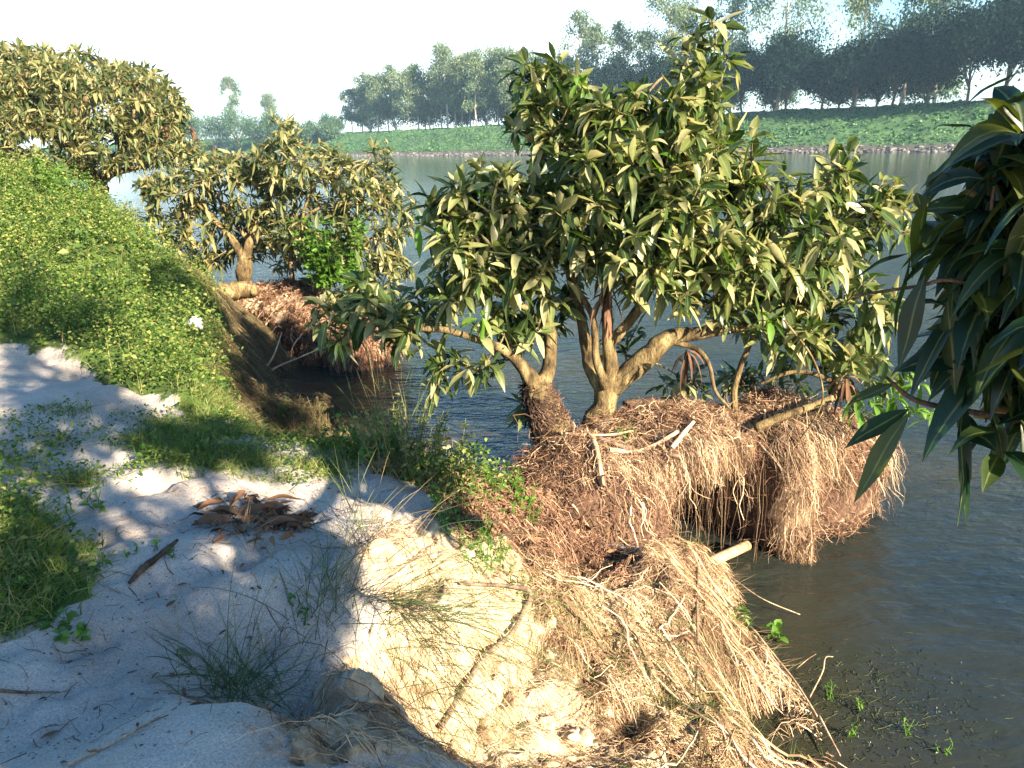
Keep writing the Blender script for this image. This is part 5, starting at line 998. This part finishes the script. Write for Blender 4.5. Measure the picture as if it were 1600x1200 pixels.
# lumps of sand and earth, each a thing
def lump(px, py, r, mat, label, seed, name='earth_clod', cat='clod', flat=.5, group='loose clods on the bank', sink=.55):
    rng = np.random.default_rng(seed); B = ghit(px, py)[0] if not isinstance(py, tuple) else at_y(px, py[0], py[1])
    nu, nv = 28, 18; u = np.linspace(0, 2*math.pi, nu, endpoint=False); v = np.linspace(0, math.pi, nv); U, V_ = np.meshgrid(u, v)
    P = np.stack([np.cos(U)*np.sin(V_), np.sin(U)*np.sin(V_), np.cos(V_)], -1).reshape(-1, 3); P = P*(1+.34*fbm(P+seed, 1.8, 4, seed, .6)[:, None])
    P = P*[r, r*rng.uniform(.6, 1), r*flat]+B+[0, 0, r*flat*(1-2*sink)]; i = np.arange(nu*nv).reshape(nv, nu)
    q = np.stack([i[:-1], i[1:], np.roll(i, -1, 1)[1:], np.roll(i, -1, 1)[:-1]], -1).reshape(-1, 4)
    o = mk(name, P, q, None, mat, None, True, {'earth': np.ones(len(P)), 'litter': np.full(len(P), .15), 'veg': np.zeros(len(P))}); return tag(o, label, cat, group)
for k, (x, y, r, lab) in enumerate([(640, 880, .07, 'rounded earth clod on the brink of the sand edge'), (690, 875, .05, 'pale earth clod beside the lime green weed'), (600, 915, .06, 'brown clod above the hole in the sand edge'), (905, 1075, .06, 'rough pale clod in the middle of the eroded face'), (940, 1110, .05, 'rough clod just below the pale one'), (860, 1020, .045, 'small clod under the crooked branch'), (975, 1090, .05, 'crumbly clod at the border of the straw-coloured mat'), (700, 1015, .04, 'small dark clod left of the crooked branch'), (600, 725, .06, 'pale earth lump at the inlet edge beside the weeds'), (850, 1130, .05, 'rounded clod near the bottom of the eroded face'), (905, 1150, .06, 'larger broken clod near the bottom of the eroded face')]):
    lump(x, y, r, M_soil, lab, 600+k)
white = barkmat('white_plastic', (.5, .5, .5), (.62, .62, .62), (.75, .75, .75), 5, .1)
lump(306, 515, .06, white, 'crumpled white scrap of litter caught in the weeds on the slope', 620, 'litter_scrap', 'litter', .9, None, .0)
# submerged weed: leafy strands just breaking the surface
n = 1500; a = rg.normal(0, 1, (n, 2))*[.28, .22]; C0 = at_z(1335, 1090, 0); P0 = np.column_stack([C0[0]+a[:, 0]+.1*a[:, 1], C0[1]+a[:, 1]-.05, rg.uniform(-.012, .004, n)])
th = rg.uniform(0, 6.28, n); d = np.stack([np.cos(th), np.sin(th), 0*th], 1); ln = rg.uniform(.02, .09, n)
mb = MB(); tt = np.linspace(0, 1, 4); path = P0[:, None]+d[:, None]*(ln[:, None]*tt)[:, :, None]; path[:, :, 2] += .006*np.sin(tt*9+th[:, None])
tubes(mb, path, np.full((n, 4), .0014), 3); M_sub = leafmat('submerged_weed', [(.012, .02, .008), (.03, .04, .014), (.07, .08, .03)], .4, 0)
tag(mb.build('water_weed', M_sub, None, False), 'dark green weed just under the surface near the mat', 'water weed', kind='stuff')

# ------------------------------------------------------------------ haze
hv = MB(); x0, x1, y0, y1, z0, z1 = -1490, 890, -50, 1490, -2.5, 60.
# (placed after everything it must enclose)
m, t = mat_base('haze_air'); vp = N(t, 'ShaderNodeVolumePrincipled', Density=.0004, Anisotropy=0.0); vp.inputs['Color'].default_value = (.45, .75, 1.0, 1)
t.links.new(vp.outputs[0], N(t, 'ShaderNodeOutputMaterial').inputs['Volume'])
V = np.array([[a, b, c] for a in (x0-40, x1+40) for b in (y0-40, y1+40) for c in (z0, z1)], float)
hz = mk('haze', V, np.array([[0, 1, 3, 2], [4, 6, 7, 5], [0, 4, 5, 1], [2, 3, 7, 6], [0, 2, 6, 4], [1, 5, 7, 3]]), None, m, None, False)
tag(hz, 'pale bluish haze in the air over the river', 'haze', kind='stuff')
